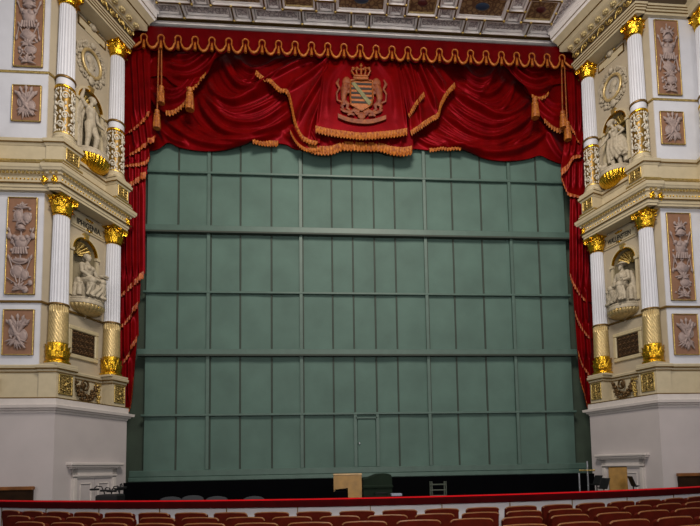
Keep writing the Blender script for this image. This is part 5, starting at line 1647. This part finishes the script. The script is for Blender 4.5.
for s_ in (-1, 1):
    f = lambda dx, y: bl(361.5+s_*dx, y+s_*.4, .03)
    sc_.tube([f(2, 112.5), f(7, 110.5), f(12, 113), f(18, 111.5), f(21, 109.5)], [.05, .06, .05, .05, .02], 7); sc_.tube([f(7, 115.5), f(11, 114), f(14, 115.8)], [.03, .06, .03], 7)
    sc_.tube([f(6, 107.5), f(8, 111), f(4.5, 114.5), f(1, 115)], [.02, .04, .04, .05], 7)
sc_.ball(bl(361.5, 116, .03), (.12, .06, .12))
sc_.v = [Vector((p[0], .54+(p[1]-.54)*.5, p[2])) for p in sc_.v]
obj('crest_scroll', rel(sc_, B), M_LION, B, 60)

# side curtains: cascades of gold-edged folds --------------------------------
def side_curtain(label, layers, x, seed):
    t = thing('side_curtain', label, 'drapery', (x, .6, 4.5), 0, 'side curtains')
    for k, (top, hem, Y, rd, fr_) in enumerate(layers):
        o, bot = cloth('cascade', top, hem, Y, rd, t, M_RED, 40, 50, seed+k, wob=.015)
        if fr_: fringe(bot, fr_[0], fr_[1], t, fr_[2]*1.25, M_FRINGER, taper=1 if x < 0 else -1)
    return t
vr = lambda xs, y0, y1, h=.08, w=2.2, sl=0: [([(x, y0), (x+sl*.5, (y0+y1)/2), (x+sl, y1)], w, h) for x in xs]
side_curtain('long red side curtain with gold-edged cascades at the left edge of the opening', [
    ([(116, 44), (150, 46)], [(118, 138), (128, 133), (138, 126), (151, 113)], .52, vr((132, 138, 144), 50, 125, .07, 2.2, 4), (12, 39, .15)),
    ([(116, 108), (150, 110)], [(118, 162), (128, 156), (136, 152), (148, 144), (156.5, 137)], .58, vr((131, 138, 145), 112, 150, .07, 2.2, 5), (12, 39, .17)),
    ([(116, 140), (148, 142)], [(116, 168), (128, 166), (138, 165), (146, 163), (150, 158)], .64, vr((130, 136, 142), 142, 165, .06, 2), (10, 39, .13)),
    ([(116, 155), (147, 157)], [(116, 190), (127, 186), (136, 182), (147, 174)], .68, vr((130, 136, 142), 158, 184, .06, 2), (10, 39, .20)),
    ([(112, 172), (145.5, 174)], [(112, 300), (122, 295), (132, 285), (145, 273)], .72, vr((122, 128, 134, 140), 175, 285, .09, 2, 0), (10, 39, .20)),
    ([(110, 265), (141, 268)], [(108, 334), (118, 329), (128, 320), (139.5, 302)], .76, vr((120, 127, 134), 270, 320, .07, 2), (12, 39, .17)),
    ([(108, 310), (138, 302)], [(106, 376), (116, 370), (127, 358), (138.5, 335)], .80, vr((118, 125, 132), 315, 360, .07, 2), (12, 39, .17)),
    ([(106, 350), (137, 336)], [(106, 414), (120, 412), (130, 409), (134, 376)], .84, vr((116, 123, 129), 355, 405, .06, 2), (10, 39, .13))], -6.6, 40)
side_curtain('long red side curtain with gold-edged cascades at the right edge of the opening', [
    ([(566, 62), (598, 62)], [(570, 127), (574, 134), (579, 143), (598, 152)], .52, vr((572, 578, 584), 66, 135, .07, 2.2, 2), (0, 20, .16)),
    ([(567, 118), (598, 125)], [(560.5, 172), (567, 167), (575, 157), (598, 160)], .58, vr((570, 576, 583), 128, 158, .07, 2.2, -3), (0, 24, .20)),
    ([(563, 158), (598, 158)], [(561, 178), (566, 190), (571, 195), (598, 200)], .66, vr((568, 574, 581), 160, 190, .06, 2), (0, 26, .16)),
    ([(570, 190), (602, 190)], [(569.5, 275), (574, 286), (581, 296), (586, 301), (602, 306)], .72, vr((574, 580, 586), 195, 290, .09, 2, 1), (0, 26, .19)),
    ([(572, 278), (602, 285)], [(574.5, 312), (578, 322), (584, 332), (590, 338), (602, 342)], .76, vr((578, 584), 285, 325, .07, 2, 3), (0, 28, .18)),
    ([(575, 312), (603, 322)], [(577.5, 352), (581, 363), (586, 371), (592, 377), (603, 380)], .80, vr((581, 587), 318, 362, .07, 2, 3), (0, 28, .17)),
    ([(577.5, 345), (604, 355)], [(579.5, 378), (583, 392), (586, 402), (589, 409), (604, 412)], .84, vr((582, 588), 352, 398, .06, 2, 2), (0, 26, .15))], 6.6, 60)

# pelmet with gold scalloped trim ---------------------------------------------
pz = .46
PL = thing('pelmet', 'straight red velvet pelmet with gold scalloped trim under the ceiling', 'pelmet', (0, pz, 12.5))
xs0 = at(145.4, 40, pz)[0]; xs1 = at(560.6, 62, pz)[0]; NU_ = 27; dx = (xs1-xs0)/(NU_-1)
zt = at(350, 47.5, pz)[2]            # top of the loops
zb = zt-.42
PEL_X0, PEL_X1 = xs0-dx*.8, xs1+dx*.9
def sag(x):
    u_ = ((x-xs0)/dx) % 1.; return 4*u_*(1-u_)
rows = []
nx = 330
for r_ in range(14):
    v = r_/13; row = []
    for i in range(nx+1):
        x = PEL_X0+(PEL_X1-PEL_X0)*i/nx
        zl = zb+.17-.14*sag(x)
        row.append((x, pz+.03-.03*sin((x-xs0)/dx*2*pi+pi/2)*v-.05*v, 12.97*(1-v)+zl*v))
    rows.append(row)
obj('cloth', rel(MB().grid(rows, .02), PL), M_REDDK, PL, 180)
tr_ = MB()
for k in range(NU_):
    xc = xs0+k*dx
    # inverted loop
    tr_.tube([(xc+.085*cos(pi*i/10)*(1 if i else 1), pz-.11, zt-.09+.09*sin(pi*i/10)) for i in range(11)], .024, 6)
    for s_ in (-1, 1):
        tr_.tube([(xc+s_*.085, pz-.11, zt-.09), (xc+s_*.075, pz-.11, zt-.20), (xc+s_*.10, pz-.11, zt-.26)], .024, 6)
    if k < NU_-1:
        dp = .15+.03*(k % 2)
        tr_.tube([(xc+.10+(dx-.20)*i/12, pz-.12, zt-.26-dp*(1-(2*i/12-1)**2)**.75) for i in range(13)], [.026+.014*sin(pi*i/12) for i in range(13)], 7)
tr_.tube([(xs0-.10-.24*i/8, pz-.12, zt-.26-.15*sin(pi/2*i/8)) for i in range(9)], .032, 7)
tr_.tube([(xs1+.10+.24*i/8, pz-.12, zt-.26-.15*sin(pi/2*i/8)) for i in range(9)], .032, 7)
obj('scalloped_trim', rel(tr_, PL), M_TRIM, PL, 60)
for k in range(NU_):
    xc = xs0+k*dx
    tb = MB().lathe([(.008, zt-.16), (.026, zt-.20), (.022, zt-.235), (.034, zt-.26), (.044, zt-.42), (.01, zt-.42)], 10, xf=Matrix.Translation((xc, pz-.11, 0)))
    obj('small_tassel', rel(tb, PL), M_TRIM, PL, 60)

# gilded wall bracket cut by the left edge of the view
t = thing('wall_bracket', 'gilded wall bracket cut off by the left edge of the view', 'bracket', (-8.55, -1.92, 1.80))
mb = MB().lathe([(.01, 0), (.05, .04), (.09, .12), (.07, .2), (.13, .28), (.16, .36), (.02, .38)], 20)
obj('cup', mb, M_OLDGOLD, t, 50)
mb = MB()
for k in range(6):
    a = k*pi/3; mb.tube([(.02*cos(a), .02*sin(a), .05), (.14*cos(a), .14*sin(a), .12), (.12*cos(a), .12*sin(a), .24)], [.015, .025, .01], 6)
obj('leafwork', mb, M_OLDGOLD, t, 60)

# ------------------------------------------------------------------ light
def area(name, loc, target, size, power, col, sy=None):
    d = bpy.data.lights.new(name, 'AREA'); d.shape = 'RECTANGLE' if sy else 'SQUARE'; d.size = size
    if sy: d.size_y = sy
    d.energy = power; d.color = col
    o = bpy.data.objects.new(name, d); COL.objects.link(o); o.location = (loc[0], loc[1], loc[2]+H)
    o.rotation_euler = (Vector(target)-Vector(loc)).to_track_quat('-Z', 'Y').to_euler()
    return o


area('chandelier_light', (0, -10.0, 13.6), (0, 0, 5.5), 3.6, 1950, (1.0, .90, .78))
area('fill_light_left', (-10, -17, 5), (2, 0, 7), 4, 420, (1.0, .92, .82))  # added fill light out of view, no actual fixture
area('fill_light_right', (10, -17, 5), (-2, 0, 7), 4, 420, (1.0, .92, .82))  # matching added fill from the other side, also unseen
area('ceiling_uplight', (0, -15, 1.5), (0, .5, 12.5), 4, 520, (1.0, .95, .90), 1.0)  # unseen uplight added to brighten the ceiling
w = bpy.data.worlds.new('hall'); sc.world = w; w.use_nodes = True
bg = w.node_tree.nodes['Background']; bg.inputs['Color'].default_value = (.68, .71, .84, 1); bg.inputs['Strength'].default_value = .24

sc.view_settings.view_transform = 'Standard'; sc.view_settings.look = 'None'; sc.view_settings.exposure = -0.06; sc.view_settings.gamma = 1.0
sc.view_settings.use_curve_mapping = False
